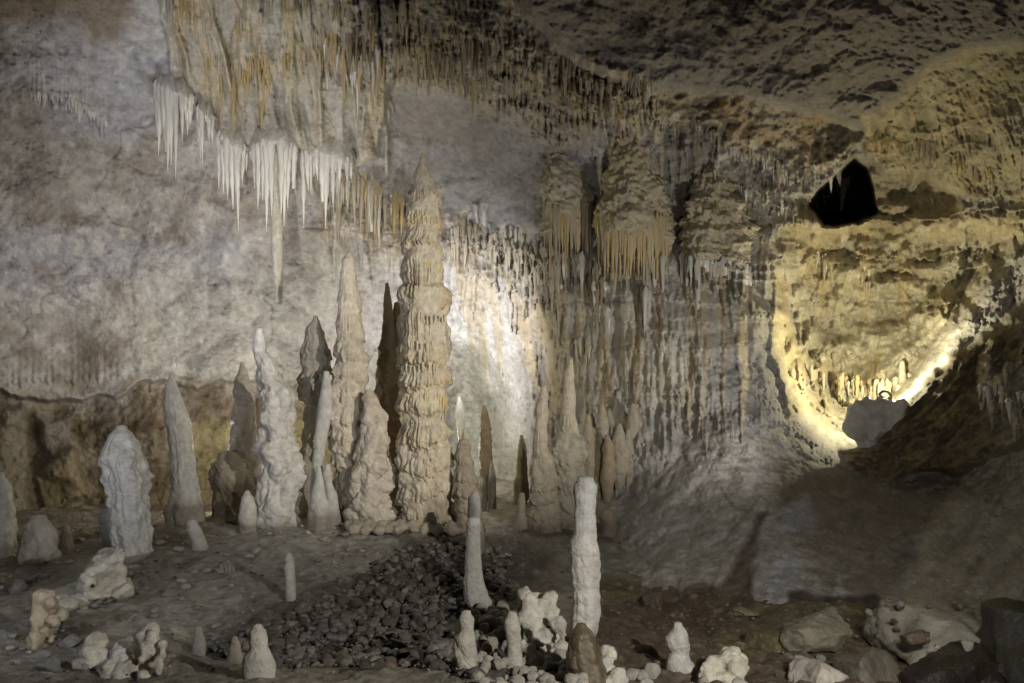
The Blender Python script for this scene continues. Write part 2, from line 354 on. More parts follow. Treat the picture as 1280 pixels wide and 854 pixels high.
# long ribbons (draperies) painted as ridges in the relief
def ribbon(pts, width, depth):
    global H, Rb
    p = np.array(pts, float); sel = (PY > p[0, 1]-5) & (PY < p[-1, 1]+2)
    cx = np.interp(PY, p[:, 1], p[:, 0]) ; d = np.abs(PX - cx)/width
    taper = np.clip((p[-1, 1]-PY)/40, 0, 1)
    r = np.where(sel, np.exp(-d**2)*taper**.5, 0); H += depth*r; Rb = np.maximum(Rb, r)
Rb = np.zeros_like(H); RbT = np.zeros_like(H); RbG = np.zeros_like(H)
rr = random.Random(3)
def drapes(line, n, ylen, width, depth, drift=(0, 0), seed=0):
    """fused folds of flowstone running down the rock and ending in points"""
    global H, RbT, RbG
    rr.seed(seed); p = np.array(line, float); acc = np.zeros_like(H); tone = np.zeros_like(H); zone = np.zeros_like(H)
    for k in range(n):
        x0 = rr.uniform(p[0, 0], p[-1, 0]); y0 = float(np.interp(x0, p[:, 0], p[:, 1])) + rr.uniform(-26, 30); L = rr.uniform(*ylen)*(.45+.55*rr.random()); dr = rr.uniform(*drift)
        w = rr.uniform(*width); d = rr.uniform(*depth)
        sel = np.where((us > x0-30+min(dr, 0)) & (us < x0+30+max(dr, 0)))[0]; sy = np.where((vs > y0-20) & (vs < y0+L+3))[0]
        if len(sel) == 0 or len(sy) == 0: continue
        sl = (slice(sy[0], sy[-1]+1), slice(sel[0], sel[-1]+1)); t = (PY[sl]-y0)/L
        cx = x0 + dr*np.clip(t, 0, 1)**.7 + 1.6*np.sin(PY[sl]/19.+k)
        ww = w*np.clip(1.02-t, .02, 1)**.8*1.25*(1+.15*np.sin(PY[sl]/7.+k*2))
        r = np.clip(1-((PX[sl]-cx)/ww)**2, 0, 1)**.6*sst(-.12, .1, t)*(t < 1.02)
        acc[sl] = np.maximum(acc[sl], r*d*(.6+.4*np.clip(t, 0, 1))); RbT[sl] = np.where(r > .05, np.maximum(RbT[sl], r*(1 if k % 3 else .4)), RbT[sl]); RbG[sl] = np.where((r > .05) & (k % 4 == 0), r, RbG[sl])
    H = H + acc
def flutes(m, per, depth, seed, lean=0.):
    global H, RbT
    q = (PX + lean*PY)/per + .8*noise3(PX/(per*6), PY/130, 0*PX+seed, seed) + .35*noise3(PX/(per*2), PY/60, 0*PX, seed+1)
    f = q - np.floor(q); c = np.floor(q); a = _h(c, c*0+seed, c*0, seed)/4294967295.
    start = (_h(c, c*0+seed, c*0+1, seed)/4294967295.)
    r = np.sqrt(np.clip(1-(2*f-1)**2, 0, 1)); on = (.35+.65*a)*(.7+.3*noise3(c*1.7, PY/70, 0*PX, seed+2))
    H = H + depth*m*r*on; RbT = np.maximum(RbT, np.clip(m*r*on*1.15, 0, 1)*.85)
flutes(m_curt, 9, .08, 61); flutes(m_curt, 32, .30, 62); flutes(m_mstreak, 9, .10, 63, -.12); flutes(m_mstreak, 30, .50, 64, -.16)
flutes(m_rslope, 18, .09, 71, .7); flutes(m_rslope, 50, .2, 72, .8); flutes(m_low*.5, 34, .16, 73, .5)
RbT *= (1-.8*m_rslope)*(1-.8*m_low)
flutes(m_fr2, 9, .12, 65); flutes(m_fr, 7, .10, 66); flutes(m_bright*.6, 14, .10, 67, -.35); flutes(m_gap, 9, .1, 68)
flutes(mask([(720,480),(850,460),(840,510),(800,580),(750,590),(715,540)], 22), 12, .09, 69)
drapes([(198,-60),(300,-50),(500,-50)], 36, (90,230), (5,12), (.10,.30), (5,34), 1)
drapes([(250,40),(380,60),(490,90)], 40, (50,110), (2.5,6), (.08,.2), (0,14), 2)
drapes([(440,10),(600,50),(700,85),(830,112)], 130, (24,70), (2.5,6), (.08,.24), (-4,4), 3)
drapes([(400,215),(500,240),(640,290),(690,325)], 80, (50,130), (3,7), (.08,.25), (-3,5), 4)
drapes([(560,320),(600,320),(650,360),(690,420)], 40, (60,200), (4,11), (.04,.12), (10,50), 5)
drapes([(664,305),(720,315),(860,330),(930,345)], 60, (90,250), (4,10), (.06,.14), (-3,4), 6)
drapes([(680,430),(760,440),(860,430),(900,440)], 40, (50,170), (4,10), (.05,.12), (-4,4), 7)
drapes([(930,185),(980,220),(1060,205)], 50, (20,60), (2.5,6), (.1,.25), (-3,3), 8)
drapes([(900,300),(960,300),(985,330)], 50, (30,100), (3,7), (.1,.3), (-2,6), 9)
drapes([(1080,160),(1150,110),(1240,120),(1300,160)], 40, (50,120), (3,8), (.03,.10), (5,30), 10)
drapes([(1000,300),(1080,310),(1180,310)], 40, (40,120), (5,12), (.04,.14), (-4,4), 11)
drapes([(985,430),(1040,455),(1110,460)], 60, (20,60), (2.5,5), (.08,.2), (-3,3), 12)
drapes([(1226,470),(1330,490)], 26, (20,60), (3,7), (.12,.3), (-3,3), 13)
drapes([(740,170),(850,165),(905,190)], 40, (40,120), (3,7), (.1,.25), (-4,4), 16)
ribbon([(206,-40),(216,20),(232,70),(244,118)], 3.5, .30)
ribbon([(250,-40),(268,30),(280,70),(288,110),(293,150)], 3.5, .38)
ribbon([(362,-40),(364,60),(362,130),(374,185)], 6, .35)
ribbon([(384,0),(388,50),(398,90),(402,185)], 3.5, .28)
ribbon([(470,60),(478,110),(483,170),(483,235)], 3.5, .28)
ribbon([(326,20),(324,90),(327,160)], 2.5, .2)
ribbon([(430,20),(438,90),(446,150)], 2.2, .2)
ribbon([(452,60),(460,110),(466,165)], 2, .18)
ribbon([(355,0),(352,70),(358,120)], 2.5, .2)
Hm = H
Yw = np.maximum(Yb - Hm, 3.0)
Xw = (PX-640)*Yw/F; Zw = ZC + (HZ-PY)*Yw/F
# colours (clay, iron, calcite tones, with some lamplight and shade painted in) ----------------------
def c3(r, g, b): return np.array([r, g, b])
col = np.zeros(PX.shape + (3,)); col[:] = c3(.42, .40, .39)
def paint(m, c, a=1.0):
    global col
    k = np.clip(m*a, 0, 1)[..., None]; col = col*(1-k) + np.asarray(c)*k
n_big = fbm(PX/130, PY/110, 0*PX, 201, 4); n_med = fbm(PX/38, PY/34, 0*PX, 202, 4); n_fine = fbm(PX/9, PY/9, 0*PX, 203, 3)
n_str = fbm(PX/9 + .5*n_med, PY/90, 0*PX, 204, 4); n_str2 = fbm(PX/4, PY/70, 0*PX, 205, 3)
left = 1 - sst(420, 520, PX)
paint(left*sst(-.05, .35, n_big + .3*n_med), (.475, .475, .53), .75)
paint(left*sst(.05, .4, n_med + .6*n_fine), (.60, .58, .57), .65)
paint(left*sst(.05, .45, -n_big - .4*n_med + .05), (.45, .415, .385), .6)
paint(left*sst(.15, .5, -n_med - .7*n_fine), (.30, .25, .20), .5)
paint(mask([(-420,-330),(180,-330),(165,20),(140,60),(80,20),(0,28),(-420,30)], 16), (.26, .19, .11), .75)
paint(left*mask([(150,330),(480,330),(480,500),(180,490),(0,480),(100,420)], 40), (.58, .555, .51), .5)
paint(mask([(0,420),(150,420),(180,480),(0,500)], 20)*sst(-.1, .4, -n_med), (.20, .16, .12), .7)
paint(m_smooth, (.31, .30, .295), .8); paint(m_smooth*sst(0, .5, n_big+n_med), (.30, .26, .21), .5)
paint(m_fr, (.42, .37, .30), .9); paint(m_fr*sst(-.1, .4, n_str), (.40, .30, .16), .6); paint(m_fr*sst(.1, .5, -n_str - .4*n_fine), (.22, .17, .12), .5)
paint(m_fr2, (.52, .46, .39), .9); paint(m_fr2*sst(.0, .35, n_str), (.33, .23, .15), .6); paint(m_fr2*sst(.1, .4, -n_str2), (.60, .52, .38), .6)
paint(m_mass, (.47, .44, .39), .85); paint(m_mass*sst(-.05, .4, n_str), (.50, .41, .26), .55); paint(m_mass*sst(.05, .4, -n_str + .3*n_med), (.38, .37, .36), .5)

paint(m_bright, (.74, .72, .70), .9)  # pale patch paints in the glow of the lamp behind the pillar
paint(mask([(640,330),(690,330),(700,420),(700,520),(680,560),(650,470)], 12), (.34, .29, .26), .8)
paint(m_tun, (.56, .545, .46), .85)
paint(m_curt, (.60, .57, .50), .9); paint(m_curt*sst(.0, .4, n_str), (.70, .68, .62), .7); paint(m_curt*sst(.05, .4, -n_str2-.3*n_str), (.50, .45, .36), .3)
paint(m_curt*mask([(850,330),(960,350),(950,450),(860,430)], 20), (.34, .30, .24), .6)
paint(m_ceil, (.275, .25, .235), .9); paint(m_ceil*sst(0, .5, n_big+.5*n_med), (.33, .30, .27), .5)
paint(m_led, (.42, .36, .26), .85); paint(m_led*sst(.0, .4, n_med), (.36, .25, .13), .6); 
paint(m_gap, (.20, .17, .13), .8)  # shade in the gap between the hanging masses painted in
paint(m_dome, (.42, .38, .27), .9); paint(m_dome*sst(0, .4, n_med+.3*n_str), (.50, .41, .23), .45); paint(m_dome*sst(.05, .4, -n_med), (.33, .30, .22), .5)
paint(m_side, (.50, .46, .36), .8); paint(m_side*sst(0, .4, n_med+n_fine), (.62, .59, .50), .6)
paint(m_bowl, (.52, .47, .34), .85); paint(m_bowl*sst(0, .4, n_med+.5*n_fine), (.66, .62, .50), .6); paint(m_bowl*sst(.1, .4, -n_med), (.40, .32, .18), .5)
paint(mask([(985,262),(1280,262),(1290,300),(985,300)], 8), (.50, .42, .25), .7)
paint(m_rec, (.42, .36, .25), .8); paint(m_hole, (.02, .017, .012), 1)  # deep hole coloured near black, its darkness put into the paint
paint(m_strip, (.66, .56, .34), .8)  # ridge edge painted brighter where the alcove lamp strikes it
paint(m_bulge, (.33, .32, .30), .75); paint(m_bulge*sst(0, .4, n_med), (.24, .24, .25), .6)
paint(m_low, (.38, .36, .33), .85); paint(m_low*sst(.05, .5, n_big+.5*n_med), (.46, .44, .42), .6)
paint(mask([(955,560),(1010,590),(1140,590),(1180,560),(1230,570),(1150,680),(1120,745),(1030,740),(1010,700),(980,650)], 14), (.20, .17, .12), .7)
paint(mask([(1080,570),(1140,600),(1120,660),(1060,640)], 20)*sst(-.1, .3, n_med), (.20, .17, .13), .5)
paint(mask([(975,640),(1010,620),(1020,650),(1000,700),(985,760),(940,760),(925,770),(945,720)], 10)*sst(-.3, .2, n_med + .2*n_str), (.40, .41, .45), .75)
paint(mask([(1022,716),(1031,750),(1014,750)], 2), (.5, .5, .52), .8); paint(mask([(1048,714),(1062,752),(1038,752)], 2), (.46, .46, .48), .8)
paint(m_groove, (.09, .06, .04), .85); paint(m_crev, (.05, .035, .025), .9); paint(m_foot, (.12, .10, .07), .85)  # groove, crevice and wall foot given darker colours
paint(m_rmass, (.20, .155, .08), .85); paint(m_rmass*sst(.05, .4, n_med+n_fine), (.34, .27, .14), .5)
paint(m_rslope, (.46, .42, .33), .85); paint(m_rslope*sst(0, .5, n_med), (.30, .26, .16), .5)
paint(mask([(1232,460),(1330,470),(1330,620),(1260,560),(1225,500)], 8), (.40, .36, .25), .7)
bl = sst(-16, 26, PY-ledge_y + 20*n_med + 8*n_fine)*(1-sst(440, 500, PX))
paint(bl, (.30, .245, .17), .85); paint(bl*sst(.0, .3, n_med+.4*n_fine), (.17, .125, .075), .7); paint(bl*m_gravel, (.13, .095, .055), .7)
paint(mask([(235,530),(400,520),(400,600),(250,600)], 14), (.50, .44, .24), .75)  # yellow lamp glow on the recess wall painted into the colour
paint(m_panel, (.38, .34, .30), .7); paint(mask([(50,520),(88,520),(96,612),(60,600)], 4), (.27, .24, .21), .8)
paint(m_block, (.34, .29, .19), .7)
paint((H > 9)*1., (0,0,0), 0)
warmz = sst(.1, .5, n_big + .4*n_str)[..., None]
lc = np.where(m_mass[..., None] > .3, c3(.60, .56, .48), c3(.64, .61, .55))*(1-warmz*.25*np.array([0, .3, .9]))
lc = np.where(m_bowl[..., None] + m_dome[..., None] > .3, c3(.60, .54, .39), lc)
k_ = (np.clip(RbT, 0, 1)*(.72-.3*m_curt))[..., None]; col = col*(1-k_) + lc*k_
paint(Rb, (.60, .55, .42), .7); paint(RbG, (.56, .42, .20), .45)
paint(Wh, (.70, .69, .66), .85)
rough_w = rough_w*(1-.7*np.clip(m_bowl+m_dome+m_curt+m_mass, 0, 1))
cr = .4*np.clip(crack, 0, 1)*(1-m_smooth) + np.clip((-fin - .15)*2.2, 0, 1)*rough_w*.35 + np.clip(pit-.3, 0, 1)*.7*rough_w
paint(cr, (.14, .11, .08), 1)  # darker colour in cracks, hollows and pits
col *= (1 + .16*n_fine + .10*fbm(PX/3.2, PY/3.2, 0*PX, 210, 2))[..., None]
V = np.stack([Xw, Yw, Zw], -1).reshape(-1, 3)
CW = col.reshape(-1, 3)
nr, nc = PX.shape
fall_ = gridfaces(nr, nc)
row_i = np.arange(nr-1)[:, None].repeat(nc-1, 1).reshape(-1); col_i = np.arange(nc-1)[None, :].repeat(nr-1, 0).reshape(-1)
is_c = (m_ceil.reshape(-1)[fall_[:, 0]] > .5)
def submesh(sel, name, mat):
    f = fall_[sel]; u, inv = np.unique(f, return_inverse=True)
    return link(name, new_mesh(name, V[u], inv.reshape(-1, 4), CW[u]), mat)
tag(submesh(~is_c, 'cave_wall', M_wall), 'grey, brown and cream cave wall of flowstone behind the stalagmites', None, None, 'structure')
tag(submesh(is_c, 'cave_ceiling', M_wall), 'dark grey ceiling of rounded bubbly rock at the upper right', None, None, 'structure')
def lut(px, py):
    i = np.clip(np.searchsorted(us, px), 0, len(us)-1); j = np.clip(np.searchsorted(vs, py), 0, len(vs)-1)
    return Yw[j, i]

# ------------------------------------------------------------------ the cave floor
fp = [(0,640,17.3),(100,635,17.2),(250,640,16.8),(20,690,12),(150,706,11),(230,650,14),(330,656,13.2),(420,650,13.2),(540,663,12.7),
 (620,650,14.2),(600,610,17.6),(690,662,13),(0,760,8.6),(100,752,9.2),(200,738,9.6),(360,757,9.2),(300,700,11),(430,690,11.4),(520,705,11),
 (450,745,9.9),(390,800,8.7),(520,800,8.6),(450,832,8.0),(360,836,7.3),(540,838,7.3),(450,842,7.0),(300,846,6.7),(200,846,6.6),(600,850,6.8),
 (600,772,9.2),(665,760,9.3),(700,850,6.9),(760,742,10.9),(850,746,10.6),(900,800,8.7),(1000,776,9.3),(1100,776,9.2),(850,850,7),
 (1280,775,9.0),(1280,850,7),(1000,850,7),(0,850,6.4),(0,1000,4.4),(640,1000,4.4),(1280,1000,4.4),(-300,850,6),(1600,850,6),(-300,640,15),(1600,760,8.5)]
fpt = [(at(a, b, y)[0], y, at(a, b, y)[2]) for a, b, y in fp]
fu = np.concatenate([np.arange(-420, -20, 10.), np.arange(-20, 1300, 1.7), np.arange(1300, 1720, 10.)])
fw = np.concatenate([1/np.linspace(20.5, 14, 60, endpoint=False), np.linspace(1/14, 1/5.6, 330, endpoint=False), np.linspace(1/5.6, 1/3.0, 60)])
FU, FW = np.meshgrid(fu, fw); FY = 1/FW; FX = (FU-640)*FY/F
FZ = rbf(fpt, FX, FY, 4., .004)
FPY = HZ + (ZC-FZ)*F/FY
nF1 = fbm(FX/1.2, FY/1.2, 0*FX, 301, 4); nF2 = fbm(FX/.3, FY/.3, 0*FX, 302, 4); nF3 = fbm(FX/.08, FY/.08, 0*FX, 303, 3)
def fmask(pts, soft):
    return sst(-soft, soft, polydist(FU + 8*nF1, FPY + 5*nF1, pts))
pit_p = [(330,770),(400,742),(440,730),(470,690),(540,672),(640,668),(690,700),(650,740),(700,770),(700,800),(610,860),(500,836),(330,834),(255,810)]
m_pit = fmask(pit_p, 6)
m_shal = fmask([(-400,650),(250,648),(280,668),(150,720),(-400,760)], 10)
m_rock = fmask([(740,730),(1720,730),(1720,1000),(620,1000),(700,800)], 10)
wf = worley(FX/.16, FY/.16, FZ/.16, 310)
FZ += .10*nF1 + (.05 + .01*m_pit + .05*m_rock)*nF2 + .02*nF3 + .06*(1-wf)*(.25 + m_pit*.9 + .5*m_rock) 
st_ = (FY*1.6 + nF1*1.2); FZ += m_shal*.05*(st_ - np.floor(st_))
fc = np.zeros(FX.shape + (3,)); fc[:] = (.27, .255, .225)
def fpaint(m, c, a=1.):
    global fc
    k = np.clip(m*a, 0, 1)[..., None]; fc = fc*(1-k) + np.asarray(c)*k
fpaint(sst(0, .4, nF1+.4*nF2), (.36, .35, .32), .5); fpaint(sst(.0, .4, -nF1+.4*nF2), (.15, .125, .09), .6)
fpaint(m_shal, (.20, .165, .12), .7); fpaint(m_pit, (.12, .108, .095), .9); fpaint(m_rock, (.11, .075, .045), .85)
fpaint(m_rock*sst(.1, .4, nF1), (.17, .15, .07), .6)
fpaint(fmask([(560,600),(660,598),(660,650),(600,660)], 6), (.42, .37, .28), .8)
fpaint(fmask([(290,655),(480,650),(500,680),(480,720),(330,740),(240,720)], 14), (.42, .405, .375), .7)
fpaint(fmask([(0,744),(60,720),(120,700),(200,705),(330,700),(300,760),(200,800),(60,770)], 14), (.46, .45, .42), .7)
fpaint(fmask([(200,838),(500,838),(600,845),(700,870),(700,960),(100,960)], 5), (.28, .26, .21), .8)
fpaint(sst(.35, .6, nF3+.2*nF2), (.5, .48, .44), .35)
fc *= (1 + .25*nF3)[..., None]
fc *= 1.0
FV = np.stack([FX, FY, FZ], -1).reshape(-1, 3)
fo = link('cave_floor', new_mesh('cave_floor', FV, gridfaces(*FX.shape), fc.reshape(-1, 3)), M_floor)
for p in fo.data.polygons[:1]: pass
fo.data.flip_normals()
tag(fo, 'grey brown cave floor of flowstone, mud and stones', None, None, 'structure')
# pixel -> floor depth
FM = np.full((300, 460), np.nan)
fi = ((FU+50)/3).astype(int); fj = ((HZ + (ZC-FZ)*F/FY)/3).astype(int)
ok = (fi >= 0) & (fi < 460) & (fj >= 0) & (fj < 300)
order = np.argsort(-FY[ok]); FM[fj[ok][order], fi[ok][order]] = FY[ok][order]
def floorY(px, py):
    i = int(np.clip((px+50)/3, 0, 459)); j = int(np.clip(py/3, 0, 299))
    for r in range(0, 12):
        w = FM[max(j-r, 0):j+r+1, max(i-1, 0):i+2]
        if np.isfinite(w).any(): return float(np.nanmin(w))
    return 9.
def fz(x, y):
    return float(rbf(fpt, np.array([x]), np.array([y]), 4., .004)[0])

# ------------------------------------------------------------------ standing and hanging dripstone
def column(name, label, cat, Y, out, tier=.0, tsp=.35, knob=.0, ksz=.2, flute=.0, fsz=9., lump=.03, base=(.44, .40, .34), stain=(.42, .30, .14),
           top=None, stain_a=.5, group=None, mat=None, dz=1.7, nt=None, seed=None, sink=.18, depth=.9, parent=None, hang=False, rib=0., lean=0.):
    """dripstone turned from its left/right outline in the photograph, with tiers, knobs and flutes in relief"""
    rng = seed if seed is not None else abs(int(out[0][1]*7 + out[0][0]*13)) % 977
    out = np.array(out, float)
    y0, y1 = out[0, 0], out[-1, 0]
    n = max(int((y1-y0)/dz), 14)
    t = np.linspace(0, 1, n)
    py = y0 + (y1-y0)*t
    xl = np.interp(py, out[:, 0], out[:, 1]); xr = np.interp(py, out[:, 0], out[:, 2])
    cx = ((xl+xr)/2 - 640)*Y/F; R = np.maximum((xr-xl)/2*Y/F*.95, .004); Z = ZC + (HZ-py)*Y/F
    if not hang and sink and parent is None:
        X_e = float(cx[-1]); sink = max(sink, float(Z[-1]) - fz(X_e, Y) + .22)
    if not hang and sink:                      # carry the foot into the ground
        k = max(int(sink/(dz*Y/F)), 3); zz = Z[-1] - sink*np.arange(1, k+1)/k
        Z = np.concatenate([Z, zz]); cx = np.concatenate([cx, np.full(k, cx[-1])]); R = np.concatenate([R, R[-1]*(1+.16*np.arange(1, k+1)/k)])
    n = len(Z)
    nt = nt or int(np.clip(2*math.pi*R.max()/(dz*Y/F)*.8, 28, 190))
    th = np.linspace(0, 2*math.pi, nt, endpoint=False)
    TH, ZZ = np.meshgrid(th, Z); RR = R[:, None]*np.ones_like(TH); CX = cx[:, None]*np.ones_like(TH)
    CYo = .12*R.mean()*noise3(ZZ*.8, 0*ZZ, 0*ZZ+rng, rng)[:, :1] + lean*(Z[:, None]-Z[-1])
    ux, uy = np.cos(TH), np.sin(TH)
    qx, qy = ux*RR + rng*.37, uy*RR
    am = np.minimum(1, RR/.28)**1.4
    D = 1.3*lump*fbm(qx/.22, qy/.22, ZZ/.28, rng, 4)*am + .45*lump*fbm(qx/.05, qy/.05, ZZ/.06, rng+3, 3)*am
    RR = RR*(1 + (0 if (hang or parent is not None) else .22)*np.exp(-np.clip(ZZ - (ZC+(HZ-y1)*Y/F), 0, 9)/.10)*(.6+.8*(noise3(ux*2, uy*2, 0*ux, rng+40))))
    shade = 0
    stn = sst(0, .5, fbm(qx/.4, qy/.4, ZZ/.5, rng+8, 3))*.5
    if tier:
        per = TH*max(R.max()*2*math.pi/.075, 8)/(2*math.pi)
        c = np.floor(per + .4*noise3(per*.5, 0*per, ZZ/.5, rng)); f = per - np.floor(per)
        tooth = (1-np.abs(2*f-1))*(_h(np.floor(per), c*0, np.floor(ZZ/.4), rng)/4294967295.)
        ph = (-ZZ)/tsp + 1.1*noise3(0*ZZ, 0*ZZ, ZZ/.9, rng+30) + .36*noise3(qx/.5, qy/.5, ZZ/.6, rng+1) + .22*noise3(qx/.17, qy/.17, ZZ/.3, rng+2) - .28*tooth + .05*noise3(qx/.05, qy/.05, ZZ/.1, rng+4)
        k = np.floor(ph); s = ph - k
        amp = .35 + .9*_h(k, k*0, k*0, rng)/4294967295.
        fine = -ZZ/(tsp*.38) + .7*noise3(qx/.18, qy/.18, ZZ/.2, rng+5) - .3*tooth; sf = fine - np.floor(fine)
        prof = np.where(s < .9, s/.9, (1-s)/.1)**1.1 - .5
        prf = np.where(sf < .85, sf/.85, (1-sf)/.15)-.5
        am2 = np.minimum(1, RR/.38)**1.2
        tmod = .25 + 1.5*np.clip(.5+1.2*noise3(qx/.42, qy/.42, ZZ/.55, rng+31), 0, 1)
        D += 1.6*lump*fbm(qx/.55, qy/.55, ZZ/.7, rng+33, 2)*am
        D += tmod*am2*tier*(1.15*amp*prof + .28*prf)
        drip = 1-np.abs(noise3(TH*max(R.max()/.03, 3), 0*TH, ZZ*1.2, rng+6))
        D += am*tier*1.5*(drip**2-.4)*sst(.25, .8, s)
        stn = stn + .9*sst(.55, .95, s)*sst(.35, .8, drip)*(amp > .6)
    if knob:
        wo = worley(qx/ksz, qy/ksz, ZZ/(ksz*1.15), rng+11); w2 = worley(qx/(ksz*.45), qy/(ksz*.45), ZZ/(ksz*.5), rng+12)
        w3 = worley(qx/(ksz*1.9), qy/(ksz*1.9), ZZ/(ksz*2.1), rng+13); kv = .55+.9*np.clip(.5+noise3(qx/.5, qy/.5, ZZ/.5, rng+16), 0, 1)
        D += am*knob*kv*(1.3*((1-np.clip(wo/.85, 0, 1.1)**2)-.5) + .5*(.45-w2) + 1.3*((1-np.clip(w3/.9, 0, 1.1)**2)-.5))
    if flute:
        fl = 1-np.abs(noise3(TH*fsz/2 + .4*noise3(TH, ZZ, 0*TH, 5), 0*TH, ZZ*.9, rng+14))
        fl2 = 1-np.abs(noise3(TH*fsz*1.7, 0*TH, ZZ*1.6, rng+15))
        D += am*flute*(fl**2-.45 + .35*(fl2**2-.4))
        stn = stn + .5*sst(.35, .1, fl)
    seam = np.exp(-(TH/.12)**2) + np.exp(-((TH-2*math.pi)/.12)**2)
    D = D*(1-.0*seam)
    Rn = np.maximum(RR + D, .003)
    VX = CX + ux*Rn; VY = Y + CYo + uy*Rn*depth; VZ = ZZ + .5*tier*0
    if n > 2: VZ[0] += (.4*R[0] if not hang else -.0)
    col_ = np.zeros(TH.shape+(3,)); col_[:] = base
    if top is not None:
        kk = (sst(.45, .0, (Z[0]-ZZ)/(Z[0]-Z[-1]) + .15*noise3(qx*3, qy*3, ZZ*3, rng)))[..., None]; col_ = col_*(1-kk)+np.array(top)*kk
    kk = np.clip(stn*stain_a, 0, .9)[..., None]; col_ = col_*(1-kk)+np.array(stain)*kk
    sk = sst(.05, .5, fbm(TH*2.5, 0*TH, ZZ*.45, rng+50, 4))[..., None]*.3; col_ = col_*(1-sk) + (np.array(base)*.35+np.array(stain)*.65)*sk
    gk = sst(.0, .5, fbm(qx/.5, qy/.5, ZZ/.7, rng+51, 3))[..., None]*.5; col_ = col_*(1-gk) + np.array(base)*np.array([.84, .83, .82])*gk
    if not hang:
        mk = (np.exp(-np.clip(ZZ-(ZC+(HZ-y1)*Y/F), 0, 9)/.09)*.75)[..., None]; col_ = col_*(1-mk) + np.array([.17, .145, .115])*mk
    # fine random tone variation
    col_ *= (1 + .12*fbm(qx/.1, qy/.1, ZZ/.1, rng+20, 3))[..., None]
    ox, oz = float(cx[-1]) if not hang else float(cx[0]), float(Z[-1]) if not hang else float(Z[0])
    Vv = np.stack([VX-ox, VY-Y, VZ-oz], -1).reshape(-1, 3)
    fcs = gridfaces(n, nt, True)
    cap = np.array([[0, 0, 0]], float); cap[0] = Vv[:nt].mean(0) + (0, 0, .3*R[0])
    Vv = np.concatenate([Vv, cap]); ci = len(Vv)-1
    ce = np.stack([np.full(nt, ci), np.arange(nt), (np.arange(nt)+1) % nt, np.full(nt, ci)], -1)
    tri = np.array([[a, b, c] for _, b, c, a in ce])
    F4 = np.concatenate([fcs[:, [0, 1, 2]], fcs[:, [0, 2, 3]], tri[:, [0, 1, 2]]])
    cc = np.concatenate([col_.reshape(-1, 3), col_.reshape(-1, 3)[:1]])
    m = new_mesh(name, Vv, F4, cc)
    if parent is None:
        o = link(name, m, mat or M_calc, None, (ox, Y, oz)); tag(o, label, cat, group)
    else:
        pl = parent.location; o = link(name, m, mat or M_calc, parent, (ox-pl.x, Y-pl.y, oz-pl.z))
        if label: o['label'] = label
    return o

# stalactite variants: unit length, hanging down from the origin
def make_st(seed, curl=.0, blunt=False):
    rs = np.random.RandomState(seed); n, k = 11, 8
    t = np.linspace(0, 1, n); r = .55*((1-t)**(.85 if not blunt else .5))*np.minimum(1, .25+t/.12)*(1+.10*rs.randn(n)); r[-1] = .03 if not blunt else .2; r[0] *= 1.15
    th = np.linspace(0, 2*math.pi, k, endpoint=False)
    x = r[:, None]*np.cos(th)*(1+.12*rs.randn(n, k)) + (curl*np.sin(t*3+seed))[:, None] ; y = r[:, None]*np.sin(th)*(1+.12*rs.randn(n, k)); z = -t[:, None]*np.ones(k)
    v = np.stack([x, y, z*np.ones_like(x)], -1).reshape(-1, 3); f = gridfaces(n, k, True)
    c = (.92 + .12*rs.rand(n*k))[:, None]*np.ones(3)*(1 + .12*(t.repeat(k)-.5))[:, None]
    return v, f, c
ST = {}
def st_mesh(mat, i):
    if (mat.name, i) not in ST:
        v, f, c = make_st(i+1, .12 if i % 3 == 0 else .04, i % 7 == 6)
        m = new_mesh('stalactite', v, f, c); m.materials.append(mat); ST[(mat.name, i)] = m
    return ST[(mat.name, i)]
R = random.Random(5)
def hang(parent, px, py0, py1, w, mat, Y=None, name='stalactite', i=None):
    if Y is None:
        Y = min(lut(px, py0), lut(px, (py0+py1)/2)+.05) - .02
    x, y, z = at(px, py0, Y); L = (py1-py0)*Y/F; wd = w*Y/F
    o = bpy.data.objects.new(name, st_mesh(mat, R.randrange(8) if i is None else i)); C.objects.link(o)
    o.parent = parent; pl = parent.location if parent else (0, 0, 0)
    o.location = (x-pl[0], y-pl[1], z+.04-pl[2]); o.scale = (wd, wd, L+.04); o.rotation_euler = (R.uniform(-.03, .03), R.uniform(-.03, .03), R.uniform(0, 6.28))
    return o
def fringe(name, label, cat, line, n, ln, w, mats, band=0, bias=2.0, grp=None, anchor=None):
    p = np.array(line, float); a = anchor or (p[:, 0].mean(), p[:, 1].mean())
    Y = float(lut(*a)); e = empty(name, at(a[0], a[1], Y), label, cat, grp); n = int(n*.6); k = 0
    while k < n:
        cx = R.uniform(p[0, 0], p[-1, 0]); cb = R.uniform(-band, band); big_ = .35 + .65*R.random()**1.4; m_ = R.choice(mats)
        for q in range(R.randint(2, 7)):
            px = min(max(cx + R.gauss(0, 5), p[0, 0]-2), p[-1, 0]+2); py = np.interp(px, p[:, 0], p[:, 1]) + cb + R.uniform(-4, 4)
            L = ln[0]*.6 + (ln[1]-ln[0]*.6)*big_*R.random()**1.3
            Yr, Yt = lut(px, py), lut(px, py+L*.7)
            hang(e, px, py, py+L, min(w[0] + L*.11*R.uniform(.7, 1.3), w[1]*1.25), m_ if R.random() < .7 else R.choice(mats), Y=min(Yr+.03, Yt+.02)); k += 1
    return e

